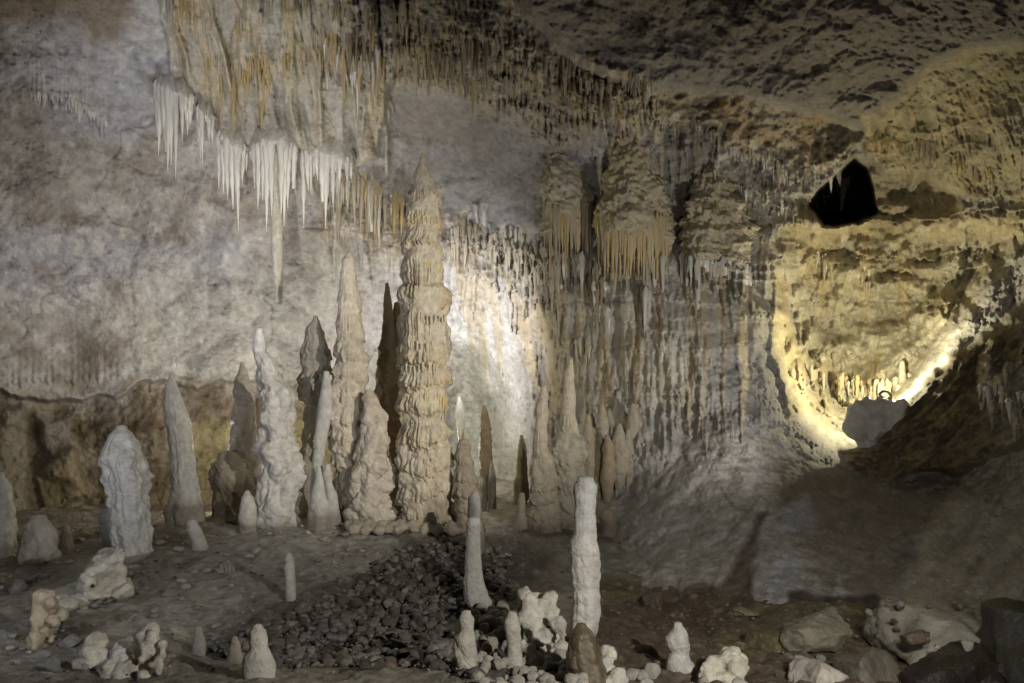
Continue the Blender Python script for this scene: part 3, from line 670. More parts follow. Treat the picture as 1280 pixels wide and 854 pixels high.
# ---- the great stalagmite with its drip rims
GREAT_Y = 12.8
great = column('great_stalagmite', 'tallest tan stalagmite, a layered pointed pillar in the middle of the cave', 'stalagmite', GREAT_Y,
 [(193,526,530),(205,523,533),(215,519,537),(228,516,541),(245,511,547),(262,509,549),(285,508,550),(297,506,550),(303,503,548),(310,505,553),(335,505,554),(356,507,550),(362,503,557),(380,501,559),(420,500,559),(450,499,559),(480,501,560),(512,501,559),(530,506,556),(540,502,561),(560,500,564),(600,501,565),(640,503,567),(658,505,568)],
 tier=.055, tsp=.46, lump=.045, base=(.56, .51, .42), stain=(.50, .37, .18), stain_a=.55, dz=1.25, nt=190, knob=.025, ksz=.16, seed=77)
def rim(parent, Y, y, xl, xr, n, ln, mat, w=(2.2, 4.0), up=0):
    """ring of small drip stalactites under one tier, one mesh, child of the pillar"""
    cx = (xl+xr)/2; Rr = (xr-xl)/2; vv, ff, cc = [], [], []; off = 0
    for k in range(n):
        a = 2*math.pi*(k+R.uniform(-.3, .3))/n
        v, f, c = make_st(R.randrange(50), .04)
        wd = R.uniform(*w)*Y/F; L = R.uniform(*ln)*Y/F
        x0, _, z0 = at(cx + Rr*.93*math.cos(a), y + R.uniform(-3, 3), Y)
        q = v*np.array([wd, wd, L]) + np.array([x0, Y + .86*Rr*Y/F*math.sin(a), z0]) - np.array(parent.location)
        vv.append(q); ff.append(f+off); cc.append(c); off += len(v)
    return tag(link('drip_rim', new_mesh('drip_rim', np.concatenate(vv), np.concatenate(ff), np.concatenate(cc)), mat, parent), None, None, None, 'stuff')
for (y, xl, xr, n, ln) in [(272,508,550,26,(8,20)),(330,505,554,30,(14,26)),(395,501,559,28,(8,18)),(428,500,560,28,(8,16)),(456,500,559,30,(10,20)),(494,501,560,30,(16,34)),(572,501,564,24,(6,14)),(600,501,565,30,(14,28)),(640,503,567,30,(8,16))]:
    rim(great, GREAT_Y, y, xl, xr, n, ln, M_st_yel if y in (272, 330, 494) else M_st_tan)

# ---- the other standing stalagmites
T = dict(cat='stalagmite')
grey = (.43, .41, .38); white = (.66, .64, .59); tan = (.43, .385, .31); dark = (.24, .21, .16)
column('tall_stalagmite', 'tall tan tapering stalagmite left of the tallest pillar, second in height', 'stalagmite', 13.1,
 [(315,435,440),(325,429,443),(345,427,446),(375,424,449),(400,423,452),(420,421,455),(450,418,457),(480,414,458),(510,412,460),(540,412,464),(580,418,466),(610,424,468),(640,426,468),(658,428,470)],
 tier=.042, tsp=.36, lump=.05, base=(.57, .52, .435), stain_a=.3, knob=.03, ksz=.22, dz=1.3)
column('lumpy_stalagmite', 'shorter lumpy tan stalagmite between the two tallest ones, covered in rounded knobs', 'stalagmite', 12.75,
 [(490,457,467),(498,454,473),(512,453,478),(530,452,483),(555,447,485),(580,441,487),(610,437,489),(640,436,490),(660,439,490)], knob=.085, ksz=.17, lump=.05, base=(.55, .50, .43), stain_a=.25, dz=1.3)
column('leaning_rib', 'pale smooth leaning rib against the left side of the second tallest stalagmite', 'stalagmite', 12.85,
 [(466,404,412),(490,400,416),(520,396,416),(545,393,410),(580,390,404),(610,388,402),(643,386,404)], knob=.02, ksz=.2, lump=.03, base=(.52, .51, .49), stain_a=.1)
column('small_stalagmite', 'small pale pointed stalagmite at the foot of the leaning rib, left of its twin', 'stalagmite', 12.6,
 [(584,396,401),(600,393,404),(612,390,406),(625,388,410),(645,386,412)], knob=.035, ksz=.14, base=(.56, .55, .52), stain_a=.1, group='pair of small stalagmites at the rib foot')
column('small_stalagmite', 'knobby headed small pale stalagmite right of its pointed twin', 'stalagmite', 12.65,
 [(582,405,413),(592,402,416),(604,406,415),(618,408,422),(645,408,424)], knob=.035, ksz=.14, base=(.52, .51, .48), stain_a=.1, group='pair of small stalagmites at the rib foot')
column('dark_stalagmite', 'dark slender two pointed stalagmite right behind the second tallest one', 'stalagmite', 14.0,
 [(355,482,486),(372,480,489),(400,479,492),(425,475,496),(460,471,500),(500,468,502),(560,478,504),(620,486,506),(652,488,508)],
 tier=.05, tsp=.3, lump=.06, base=(.25, .20, .14), knob=.04, ksz=.2)
column('dark_stalagmite', 'shorter dark blunt stalagmite tucked against the left edge of the tallest pillar', 'stalagmite', 14.1,
 [(380,492,500),(392,489,503),(430,487,506),(480,488,508),(560,490,510),(650,492,512)], tier=.04, tsp=.3, lump=.05, base=(.24, .19, .13))
column('shouldered_stalagmite', 'dark grey stalagmite with a thin cap above broad rounded shoulders', 'stalagmite', 13.6,
 [(396,392,397),(402,390,400),(410,383,402),(420,380,407),(432,375,411),(448,372,412),(462,378,413),(474,371,410),(485,371,409),(500,376,411),(520,379,408),(545,377,401),(575,374,398),(610,373,396),(648,371,396)],
 tier=.05, tsp=.42, lump=.06, base=(.33, .31, .28), knob=.03, ksz=.25, flute=.03, stain_a=.3)
column('knobby_stalagmite', 'tall pale grey knobby stalagmite with a white finger like tip', 'stalagmite', 12.9,
 [(413,319,329),(425,316,331),(440,316,333),(448,319,342),(460,322,347),(474,323,352),(484,325,362),(500,327,366),(530,327,366),(550,328,367),(562,327,371),(590,326,373),(615,323,371),(640,321,370),(656,322,366)],
 knob=.12, ksz=.24, lump=.06, base=(.64, .625, .60), top=(.74, .73, .71), stain_a=.12, dz=1.3, flute=.02)
column('small_stalagmite', 'small pale knobby stump touching the left foot of the white tipped knobby stalagmite', 'stalagmite', 12.7,
 [(615,306,312),(622,302,317),(633,300,320),(645,298,321),(657,299,322)], knob=.05, ksz=.15, base=(.58, .565, .53), stain_a=.1)
column('pointed_stalagmite', 'rough pink white pointed stalagmite left of the white tipped knobby one', 'stalagmite', 14.2,
 [(454,301,305),(466,298,309),(480,293,314),(500,292,318),(530,291,320),(560,288,322),(582,284,324),(600,282,326)], knob=.05, ksz=.12, lump=.06, base=(.54, .50, .46), stain_a=.2, tier=.02)
column('dark_stump', 'broad dark brown broken stump in shade left of the white tipped knobby stalagmite', 'stump', 13.6,
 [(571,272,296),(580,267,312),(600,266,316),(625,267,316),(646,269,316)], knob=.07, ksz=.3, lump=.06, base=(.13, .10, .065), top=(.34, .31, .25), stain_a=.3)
column('dark_stalagmite', 'dark narrow stalagmite in the gap right behind the white tipped knobby one', 'stalagmite', 14.4,
 [(500,318,326),(540,314,330),(590,312,332),(640,312,334)], base=(.16, .13, .09), lump=.05)
column('ribbed_stalagmite', 'blue grey ribbed standing column with knobs on its left shoulder', 'stalagmite', 10.9,
 [(535,146,158),(542,139,165),(555,134,170),(565,131,175),(572,128,177),(582,129,178),(590,134,179),(600,134,182),(632,139,184),(665,143,187),(690,147,188),(700,150,176),(706,152,166)],
 flute=.06, fsz=7, lump=.05, knob=.05, ksz=.16, base=(.72, .71, .69), stain_a=.3, stain=(.42, .36, .28), dz=1.1)
column('blade_stalagmite', 'smooth grey blade like stalagmite with a sloping right edge', 'stalagmite', 13.4,
 [(468,213,217),(480,208,222),(500,206,230),(525,207,238),(550,211,242),(580,213,245),(605,214,248),(632,212,253)], flute=.03, fsz=5, lump=.06, base=(.50, .49, .47), stain_a=.1, depth=.6)
column('pale_stalagmite', 'pale grey rounded stalagmite cut off by the left edge of the view', 'stalagmite', 11.5,
 [(595,-14,4),(610,-18,12),(640,-20,17),(665,-20,20),(686,-20,14)], knob=.05, ksz=.25, lump=.06, base=(.52, .52, .50), stain_a=.1)
column('pale_stump', 'pale cream lumpy stump on the floor near the left edge', 'stump', 11.4,
 [(649,38,56),(656,33,62),(670,29,68),(688,27,72),(700,28,70)], knob=.06, ksz=.22, lump=.06, base=(.60, .575, .52), stain_a=.1)
column('grey_nub', 'thin grey brown nub just right of the pale lumpy stump', 'stump', 12, [(659,78,86),(668,76,89),(684,75,91)], lump=.03, base=(.30, .27, .23))
column('grey_nub', 'blue grey nub half hidden behind the ribbed standing column', 'stump', 11.8, [(641,127,142),(650,124,146),(664,126,147),(676,130,148)], knob=.05, ksz=.16, base=(.46, .47, .47), stain_a=.1)
column('small_stump', 'small grey white stump on the floor right of the ribbed column', 'stump', 11.6, [(653,234,246),(662,232,252),(674,238,257),(684,240,260),(690,236,262)], knob=.04, ksz=.14, base=(.50, .50, .49), stain_a=.1)
column('thin_stalagmite', 'thin little white stalagmite alone beside the dark rubble pit', 'stalagmite', 9.3,
 [(693,358,365),(698,355,368),(704,357,368),(709,355,369),(716,356,369),(735,357,370),(755,357,370)], knob=.025, ksz=.12, base=(.62, .60, .56), stain_a=.1, dz=1)
column('lumpy_pillar', 'low dark grey lumpy pillar against the right foot of the tallest stalagmite', 'stalagmite', 12.6,
 [(552,574,586),(558,571,589),(570,569,589),(582,570,592),(600,567,596),(615,566,600),(640,567,601),(658,568,602)], tier=.06, tsp=.28, knob=.05, ksz=.2, base=(.33, .29, .23))
column('shaded_stalagmite_head', 'blue grey shaded head of the thin white one, a separate piece behind its top', 'stalagmite', 11.4,
 [(617,589,598),(622,585,601),(640,584,602),(665,584,603)], lump=.03, base=(.38, .38, .39), stain_a=.05)  # shade on the stalagmite's head put into a grey base colour
column('white_stalagmite', 'thin white stalagmite with a foot bent to the right, beside the rubble', 'stalagmite', 9.5,
 [(651,584,600),(656,582,601),(664,583,600),(672,582,601),(700,581,602),(725,580,604),(745,580,611),(758,584,619),(768,592,626)], knob=.03, ksz=.16, lump=.03, base=(.66, .65, .62), stain_a=.2, dz=1, flute=.02, tier=.012, tsp=.13)
column('white_stalagmite', 'tallest white stalagmite in the foreground, of three stacked segments', 'stalagmite', 7.6,
 [(601,722,742),(606,719,746),(620,718,746),(640,718,745),(668,717,745),(676,712,744),(684,711,747),(700,712,748),(728,714,747),(734,717,748),(745,717,750),(765,716,750),(785,716,747),(800,718,742)],
 knob=.035, ksz=.11, lump=.045, base=(.76, .74, .70), top=(.55, .57, .58), stain_a=.25, dz=1, flute=.02, tier=.012, tsp=.13)  # top colour holds the bluish shade on the upper part
column('wet_stump', 'dark brown glistening wet stump right in front of the tallest white stalagmite', 'stump', 6.7,
 [(783,720,733),(790,713,742),(805,709,748),(825,707,754),(845,706,760),(870,704,766)], lump=.06, knob=.02, ksz=.1, base=(.12, .095, .06), stain_a=.2, mat=M_wet, dz=1.1)
column('squat_stalagmite', 'white snowman shaped stalagmite at the bottom edge, left of the rubble', 'stalagmite', 6.5,
 [(783,316,328),(788,312,334),(800,311,337),(808,313,336),(818,306,341),(830,303,345),(845,304,345),(872,304,346)], knob=.03, ksz=.16, lump=.04, base=(.62, .60, .55), stain_a=.1, dz=1)
for a in [([(785,243,252),(800,241,256),(818,238,260),(832,236,264)], 'dull grey pointed nub in the lower left, left one of two', (.36, .35, .33), 7.6),
          ([(797,290,297),(806,288,301),(820,285,304),(828,284,305)], 'small grey white nub left of the snowman shaped stalagmite', (.45, .44, .42), 7.3)]:
    column('grey_nub', a[1], 'stump', a[3], a[0], lump=.04, knob=.03, ksz=.12, base=a[2], dz=1)
# right hand cluster
column('banded_stalagmite', 'brown banded stalagmite with a small cap, left of the tallest one in the right cluster', 'stalagmite', 13.3,
 [(484,676,683),(492,674,685),(500,673,685),(503,670,685),(530,667,685),(560,666,686),(570,666,690),(600,664,697),(620,663,698),(640,663,698),(658,664,698)], tier=.05, tsp=.42, lump=.06, base=(.46, .41, .33), knob=.06, ksz=.3, stain_a=.2)
column('banded_stalagmite', 'tallest brown stalagmite of the right cluster, pointed and smooth sided', 'stalagmite', 13.5,
 [(449,711,716),(456,709,717),(464,704,718),(485,703,719),(520,701,720),(540,698,723),(550,690,729),(565,686,732),(590,688,733),(615,692,733),(655,698,728)], tier=.05, tsp=.42, lump=.06, base=(.47, .43, .35), knob=.06, ksz=.3, stain_a=.25)
cl = empty('stalagmite_cluster', at(775, 600, 14), 'wide clump of tan fused stalagmites with dripping undersides beside the tall banded pair', 'stalagmite')
for o_, y_, b_ in [([(506,750,755),(520,746,760),(540,744,764),(570,742,765),(600,744,768),(625,748,764)], 13.9, tan),
                   ([(490,770,777),(505,766,781),(522,765,782),(545,764,783)], 14.6, (.50, .49, .47)),
                   ([(531,770,777),(545,765,782),(565,760,788),(590,762,790),(612,768,778)], 13.7, tan),
                   ([(506,788,795),(520,784,800),(550,781,803),(580,780,803),(606,780,792)], 14.0, tan),
                   ([(496,804,811),(510,801,815),(530,798,817),(555,797,814),(575,797,808)], 14.3, (.37, .31, .22)),
                   ([(520,732,738),(540,729,742),(580,728,745),(620,730,744)], 13.8, tan),
                   ([(512,759,764),(528,756,768),(560,754,770),(600,755,768)], 14.2, tan),
                   ([(538,782,788),(552,778,792),(580,776,795),(608,778,790)], 13.8, tan),
                   ([(528,797,803),(545,794,807),(575,792,808),(598,794,804)], 14.0, tan),
                   ([(545,757,762),(560,752,768),(600,750,770),(628,754,764)], 13.6, (.40, .34, .25)),
                   ([(536,738,744),(550,734,748),(580,730,752),(612,730,752)], 13.9, (.33, .27, .18))]:
    column('spire', None, None, y_, o_, tier=.05, tsp=.3, lump=.05, base=b_, flute=.03, fsz=6, stain_a=.5, parent=cl, sink=.0, knob=.03, ksz=.2)
for k in range(46):
    px = R.uniform(738, 815); py = 600 - (px-760)*.5 + R.uniform(-22, 6)
    hang(cl, px, py, py+R.uniform(10, 26), R.uniform(3, 5.5), R.choice([M_st_tan, M_st_brown, M_st_tan]), Y=13.75+R.uniform(-.15, .2))
column('low_knob', 'rounded tan knob below the drips of the fused stalagmite clump', 'knob', 13.2, [(640,752,766),(646,749,770),(654,752,770)], knob=.04, ksz=.2, base=(.38, .33, .26))
column('nub', 'little grey banded nub standing left of the brown banded pair', 'stump', 13.2, [(618,649,656),(626,647,657),(645,646,658),(662,642,660)], tier=.02, tsp=.2, lump=.02, base=(.36, .32, .25))
# in the lit passage
column('passage_stalagmite', 'brilliant white slender stalagmite inside the lit passage', 'stalagmite', 16.4,
 [(497,572,576),(506,570,579),(518,569,581),(535,571,581),(552,573,579),(566,572,580)], knob=.04, ksz=.14, base=(.74, .72, .66), stain_a=.02, sink=.6)
column('passage_stalagmite', 'dark brown pointed stalagmite silhouetted inside the lit passage', 'stalagmite', 16.2,
 [(508,603,607),(518,601,611),(540,598,616),(565,597,618),(595,599,616)], tier=.04, tsp=.25, lump=.06, base=(.26, .20, .12), sink=.5)
column('passage_stalagmite', 'small brown banded stalagmite at the right side of the lit passage', 'stalagmite', 15.9,
 [(545,650,654),(560,647,658),(580,645,659),(604,644,660)], tier=.03, tsp=.2, base=(.40, .35, .27), sink=.5)
for px, y0, y1, w, lb in [(596,590,618,6,'tiny sharp white cone at the mouth of the lit passage'),(615,576,598,8,'tiny white knobby stalagmite in front of the dark brown passage stalagmite'),(604,596,608,8,'tiny white bead shaped stump between the small white cones'),(616,598,607,8,'tiny round white bump on the sand of the passage floor')]:
    column('tiny_stalagmite', lb, 'stalagmite', 15.2, [(y0,px-1,px+1),((y0+y1)/2,px-w/2.4,px+w/2.4),(y1,px-w/2,px+w/2)], knob=.03, ksz=.1, base=(.7, .68, .62), sink=.3, stain_a=.05)
# ---- hanging flowstone masses
def mass(name, label, Y, out, drips, mats, **k):
    e = empty(name, at((out[0][1]+out[0][2])/2, out[0][0], Y), label, 'flowstone')
    column('body', None, None, Y, out, parent=e, hang=False, sink=0, **k)
    for (x0, y0, x1, y1, n, l0, l1, w0, w1) in drips:
        for j in range(n):
            t = (j+R.random())/n; px = x0+(x1-x0)*t; py = y0+(y1-y0)*t + R.uniform(-8, 5); u = abs(2*t-1)
            yy = Y - .0 - math.sqrt(max(1-u*u, 0))*abs(x1-x0)/2*Y/F*.88 + .05
            hang(e, px, py, py+R.uniform(l0, l1), R.uniform(w0, w1), R.choice(mats), Y=yy)
    return e
mass('hanging_flowstone', 'largest bell shaped flowstone hanging from the ceiling, with a golden dripping skirt', 15.15,
 [(128,792,826),(150,788,827),(165,782,827),(185,772,827),(200,765,826),(215,758,828),(235,752,831),(255,748,833),(275,746,837),(290,750,838),(305,756,836),(318,768,828),(330,790,810)],
 [(748,272,838,274,52,40,84,5,9),(752,290,834,286,26,30,84,4,7),(744,262,800,280,16,20,46,4,6)], [M_st_yel, M_st_yel, M_st_tan],
 tier=.05, tsp=.24, lump=.14, base=(.56, .50, .36), stain_a=.5, flute=.05, fsz=9, knob=.04, ksz=.18, dz=1.4)
mass('hanging_flowstone', 'brown bell shaped flowstone left of the golden skirted one', 15.95,
 [(150,692,706),(172,690,704),(190,686,706),(200,678,716),(212,676,728),(230,677,738),(255,678,742),(275,680,744),(292,684,740),(304,692,730)],
 [(680,256,744,262,40,40,90,4.5,8),(690,300,736,296,10,30,50,4,6)], [M_st_yel, M_st_tan, M_st_tan],
 tier=.03, tsp=.3, lump=.14, base=(.54, .50, .41), stain_a=.4, flute=.08, fsz=7, knob=.04, ksz=.2, dz=1.5)
mass('hanging_flowstone', 'tiered tan flowstone column widening downward beside the bright right wall', 15.1,
 [(165,890,908),(180,886,912),(200,884,913),(225,876,914),(236,872,913),(248,870,916),(262,862,930),(285,858,944),(305,852,948),(325,850,950),(345,858,946),(360,880,930)],
 [(852,320,948,340,44,16,44,4,7)], [M_st_tan, M_st_grey, M_st_white],
 tier=.045, tsp=.27, flute=.05, fsz=8, lump=.14, base=(.54, .48, .35), stain_a=.3, knob=.05, ksz=.25, dz=1.4)
# ---- white fringed shelves at the upper left
def shelf(name, label, Y, ledge, tips, extra, mats=(M_st_white,)):
    p = np.array(ledge, float); a = p.mean(0)
    Y = float(np.median([lut(x_, y_-d_) for x_, y_ in ledge for d_ in (14, 20)])) - .14
    e = empty(name, at(a[0], a[1], Y), label, 'stalactites')
    nL = 60; t = np.linspace(p[0, 0], p[-1, 0], nL); yb = np.interp(t, p[:, 0], p[:, 1])
    prof = [(-26, .45), (-22, .22), (-17, .12), (-12, .06), (-8, .03), (-3, .01), (0, .0), (4, .05), (8, .22), (10, .6)]
    v = []
    for i in range(nL):
        e_ = 1-.0*abs(2*i/(nL-1)-1)**6
        fr = .30*(abs(2*i/(nL-1)-1)**3)
        for (dy, dYo) in prof:
            yy = Y + dYo + fr + .03*math.sin(i*.37)
            v.append(at(t[i], yb[i]+dy*(1+.15*math.sin(i*.31))+1.2*math.sin(i*.43), yy))
    v = np.array(v); q = v + .03*np.stack([fbm(v[:, 0]*6, v[:, 1]*6, v[:, 2]*6, 9+s, 3) for s in range(3)], -1)
    m = new_mesh('ledge', q - np.array(e.location), gridfaces(nL, len(prof)), np.ones((len(q), 3))*np.array((.70, .68, .64)))
    link('ledge', m, M_white, e)
    for (px, y1, w) in tips:
        py = np.interp(px, p[:, 0], p[:, 1]); fr = .30*abs(2*(px-p[0, 0])/(p[-1, 0]-p[0, 0])-1)**3
        hang(e, px, py-4, y1, w+2.5, R.choice(mats), Y=Y+.07+fr)
    for k in range(extra):
        px = R.uniform(p[0, 0]+1, p[-1, 0]-1); py = np.interp(px, p[:, 0], p[:, 1]); fr = .30*abs(2*(px-p[0, 0])/(p[-1, 0]-p[0, 0])-1)**3
        hang(e, px, py-3, py+R.uniform(12, 70)*R.uniform(.3, 1), R.uniform(3.5, 9), R.choice(mats), Y=Y+.1+fr+R.uniform(0, .12))
    return e
shelf('stalactite_shelf', 'leftmost white fringed shelf hanging at the upper left', 14.5, [(191,106),(215,112),(243,126)],
 [(195,170,7),(200,196,7),(205,190,8),(211,216,8),(215,206,7),(219,226,6),(226,176,6),(232,150,5),(239,156,5)], 16)
shelf('stalactite_shelf', 'small drooping shelf of pinkish stalactites between two white fringed shelves', 14.4, [(244,132),(256,142),(268,152)],
 [(249,200,6),(252,206,6),(262,176,5),(266,180,6)], 5)
shelf('stalactite_shelf', 'white fringed shelf second from the left with tips like fangs', 14.3, [(271,166),(290,180),(310,188)],
 [(275,236,8),(280,242,9),(285,250,9),(290,262,8),(295,288,8),(298,268,6),(304,232,6)], 16)
shelf('stalactite_shelf', 'broad rounded white shelf above the longest hanging stalactite', 14.1, [(312,188),(328,180),(345,176),(362,182),(372,190)],
 [(318,236,7),(324,262,8),(329,250,8),(334,290,8),(339,270,9),(352,268,9),(357,282,8),(362,260,8),(368,236,7)], 26)
shelf('stalactite_shelf', 'rightmost white fringed shelf of the upper left group', 14.3, [(374,190),(390,192),(410,194),(430,200),(440,206)],
 [(379,286,7),(384,240,6),(396,226,6),(404,252,7),(409,286,7),(416,268,6),(424,240,6),(434,226,5)], 22)
column('long_stalactite', 'longest stalactite, thick and straight with a broken tip, hanging over the left wall', 'stalactite', float(np.median([lut(x_, 166) for x_ in (328, 345, 362)])) + .04,
 [(190,338,355),(198,336,357),(215,337,356),(280,338,353.5),(340,341,353),(372,344,353),(380,345.5,352)], hang=True, flute=.035, fsz=6, lump=.02, base=(.72, .69, .62), stain=(.52, .40, .2), stain_a=.6, dz=1.2, mat=M_white)
for px, y0, y1, w, lb in [(292,96,172,8,'golden tapering stalactite hanging above the fang like white shelf'),(276,96,160,5,'thin amber stalactite left of the golden tapering one'),
                          (328,126,168,6,'short amber stalactite above the broad rounded white shelf')]:
    tag(hang(None, px, y0, y1, w, M_st_yel, Y=lut(px, y0)-.05, name='amber_stalactite', i=1), lb, 'stalactite')
# ---- fringes of small stalactites on the rock
fringe('stalactite_fringe', 'sloping fringe of fine white stalactites on the far left wall', 'stalactites', [(38,108),(70,116),(100,130),(132,152)], 70, (8, 26), (2.5, 4.5), [M_st_white], 6)
fringe('stalactite_fringe', 'yellow straw stalactites crowded above the golden tapering one', 'stalactites', [(255,70),(300,70),(345,80),(372,90)], 60, (14, 50), (2.5, 4.5), [M_st_yel, M_st_tan], 18)
fringe('stalactite_fringe', 'pale straws hanging from the top edge between the upper left ribbons', 'stalactites', [(200,-6),(300,8),(400,18),(450,20)], 80, (14, 50), (2.5, 4.5), [M_st_tan, M_st_yel, M_st_grey], 22)
fringe('stalactite_fringe', 'cream drapery straws right of the long ribbon at the upper left', 'stalactites', [(395,60),(430,70),(480,84)], 90, (20, 75), (3, 5), [M_st_tan, M_st_white, M_st_yel], 26)
fringe('stalactite_fringe', 'dense brown ceiling fringe at the top centre, left half', 'stalactites', [(440,40),(500,50),(560,62),(610,84)], 240, (16, 60), (3, 5.5), [M_st_brown, M_st_brown, M_st_tan, M_st_yel], 34)
fringe('stalactite_fringe', 'dense brown ceiling fringe sloping down towards the bell shaped flowstones', 'stalactites', [(600,66),(650,86),(700,96),(760,100),(830,126)], 260, (8, 40), (3, 5.5), [M_st_brown, M_st_tan, M_st_grey], 28)
fringe('stalactite_fringe', 'rust streaked curtain of stalactites left of the tallest pillar tip', 'stalactites', [(402,228),(430,216),(470,228),(500,250)], 110, (24, 90), (3.5, 6.5), [M_st_tan, M_st_tan, M_st_yel, M_st_white], 12)
fringe('stalactite_fringe', 'brown and cream curtain of stalactites right of the tallest pillar above the bright wall', 'stalactites', [(552,274),(580,284),(640,300),(690,330)], 90, (20, 76), (3.5, 6.5), [M_st_tan, M_st_brown, M_st_grey, M_st_tan], 18)
fringe('stalactite_fringe', 'white drapery of long stalactites under the brown bell shaped flowstone', 'stalactites', [(664,312),(700,322),(760,344)], 50, (40, 120), (4, 8), [M_st_white, M_st_grey, M_st_tan], 14)
fringe('stalactite_fringe', 'grey curtain of stalactites below the golden dripping skirt', 'stalactites', [(740,346),(800,346),(850,336),(900,350)], 50, (30, 100), (3.5, 7), [M_st_grey, M_st_tan, M_st_grey, M_st_brown], 22)
fringe('stalactite_fringe', 'pale straws on the lower curtain above the fused stalagmite clump', 'stalactites', [(690,430),(740,440),(800,430),(850,420)], 14, (24, 70), (3.5, 6), [M_st_grey, M_st_tan], 20)
fringe('stalactite_fringe', 'row of short cream stalactites left of the black hole', 'stalactites', [(930,188),(975,212),(1020,226),(1060,206)], 80, (10, 34), (3, 5), [M_st_white, M_st_tan], 8)
fringe('stalactite_fringe', 'drips along the rock lip between the golden skirted flowstone and the tiered column', 'stalactites', [(830,146),(870,160),(910,176)], 50, (8, 26), (3, 5), [M_st_tan, M_st_brown], 5)
fringe('stalactite_fringe', 'cream drips below the rock lip beside the bright right wall', 'stalactites', [(914,232),(940,246),(990,262)], 60, (10, 30), (3, 5), [M_st_white, M_st_tan], 8)
fringe('stalactite_fringe', 'golden straws across the arch over the black hole', 'stalactites', [(1075,172),(1120,176),(1190,188),(1240,216)], 90, (12, 40), (3, 5), [M_st_yel, M_st_tan], 8)
fringe('stalactite_fringe', 'fine drips inside the lamplit bowl', 'stalactites', [(1000,456),(1040,470),(1085,484),(1110,478)], 60, (14, 46), (2.5, 4.5), [M_st_tan, M_st_yel], 8)
fringe('stalactite_fringe', 'pale drips inside the lamplit bowl above its floor', 'stalactites', [(1020,330),(1060,340),(1100,350)], 40, (10, 34), (3, 5), [M_st_white, M_st_tan], 14)
fringe('stalactite_fringe', 'grey stalactite fringe under the ledge at the right edge', 'stalactites', [(1228,484),(1260,494),(1300,504)], 44, (16, 52), (4, 7), [M_st_grey, M_st_tan], 6)

# ------------------------------------------------------------------ rocks, knobs, popcorn
def ico(sub):
    import bmesh
    b = bmesh.new(); bmesh.ops.create_icosphere(b, subdivisions=sub, radius=1.0)
    v = np.array([x.co[:] for x in b.verts]); f = np.array([[q.index for q in x.verts] for x in b.faces]); b.free(); return v, f
I1, I2, I3, I5 = ico(1), ico(2), ico(3), ico(5)
def rockmesh(seed, ic=I2, amp=.3, blocky=0., flat=1., col_=(.3, .28, .25), mat=M_rub):
    v, f = ic; v = v.copy(); rs = np.random.RandomState(seed)
    if blocky: 
        s = np.abs(v).max(1, keepdims=True); v = v*(1-blocky) + v/s*.8*blocky
    for k in range(9):                                  # random chisel cuts
        nrm = rs.randn(3); nrm /= np.linalg.norm(nrm); d = rs.uniform(.5, .85); e = v@nrm - d; v = v - np.maximum(e, 0)[:, None]*nrm*(.95 if blocky else .75)
    n = fbm(v[:, 0]*1.3+seed, v[:, 1]*1.3, v[:, 2]*1.3, seed, 4); v = v*(1 + amp*n)[:, None]; v[:, 2] *= flat
    c = np.ones((len(v), 3))*np.array(col_)*(1+.25*fbm(v[:, 0]*3, v[:, 1]*3, v[:, 2]*3, seed+1, 3))[:, None]
    m = new_mesh('rock', v, f, c); m.materials.append(mat); return m
RK = [rockmesh(s, I3, .30, .25 if s % 2 else 0, .8, c) for s, c in zip(range(12), [(.16,.15,.14),(.22,.21,.20),(.12,.105,.09),(.26,.25,.23),(.10,.085,.07),(.19,.17,.14),(.14,.13,.125),(.30,.29,.27),(.11,.10,.09),(.20,.16,.12),(.24,.225,.2),(.15,.13,.11)])]
RKP = [rockmesh(90+s_, I2, .3, 0, .8, c_) for s_, c_ in enumerate([(.34,.33,.31),(.42,.41,.38),(.28,.27,.25),(.38,.36,.32),(.24,.23,.21)])]
def put(name, mesh, px, py, rpx, Y=None, zs=1., sink=.35, label=None, cat=None, group=None, sx=1.):
    Y = Y or floorY(px, py); x, y, z = at(px, py, Y); r = rpx*Y/F
    o = bpy.data.objects.new(name, mesh); C.objects.link(o); o.location = (x, y, z + r*zs*sink); o.scale = (r*sx, r, r*zs)
    o.rotation_euler = (0, 0, R.uniform(0, 6.28)); tag(o, label, cat, group); return o
def inside(px, py, pts):
    return polydist(np.array([float(px)]), np.array([float(py)]), pts)[0]
rub_p = [(300,800),(370,765),(440,738),(480,690),(560,675),(640,690),(640,740),(560,780),(600,850),(540,834),(330,834),(262,812)]
cand = []
while len(cand) < 2600:
    px, py = R.uniform(255, 700), R.uniform(664, 850)
    if inside(px, py, rub_p) > 0: cand.append((px, py, (2.2 + 8.5*R.random()**3.2)*(.7+.5*(py-664)/180)))
cand.sort(key=lambda c: -c[2])
for px, py, r in cand[:290]:
    put('rubble_stone', R.choice(RK), px, py, r, zs=R.uniform(.6, 1.1), sx=R.uniform(.7, 1.25), sink=R.uniform(-.25, .5), label=('large' if r > 6.2 else 'small')+' dark stone in the '+('upper' if py < 730 else 'middle' if py < 785 else 'lower')+' '+('left' if px < 400 else 'centre' if px < 510 else 'right')+' of the rubble pit', cat='stone', group='stones in the rubble pit')
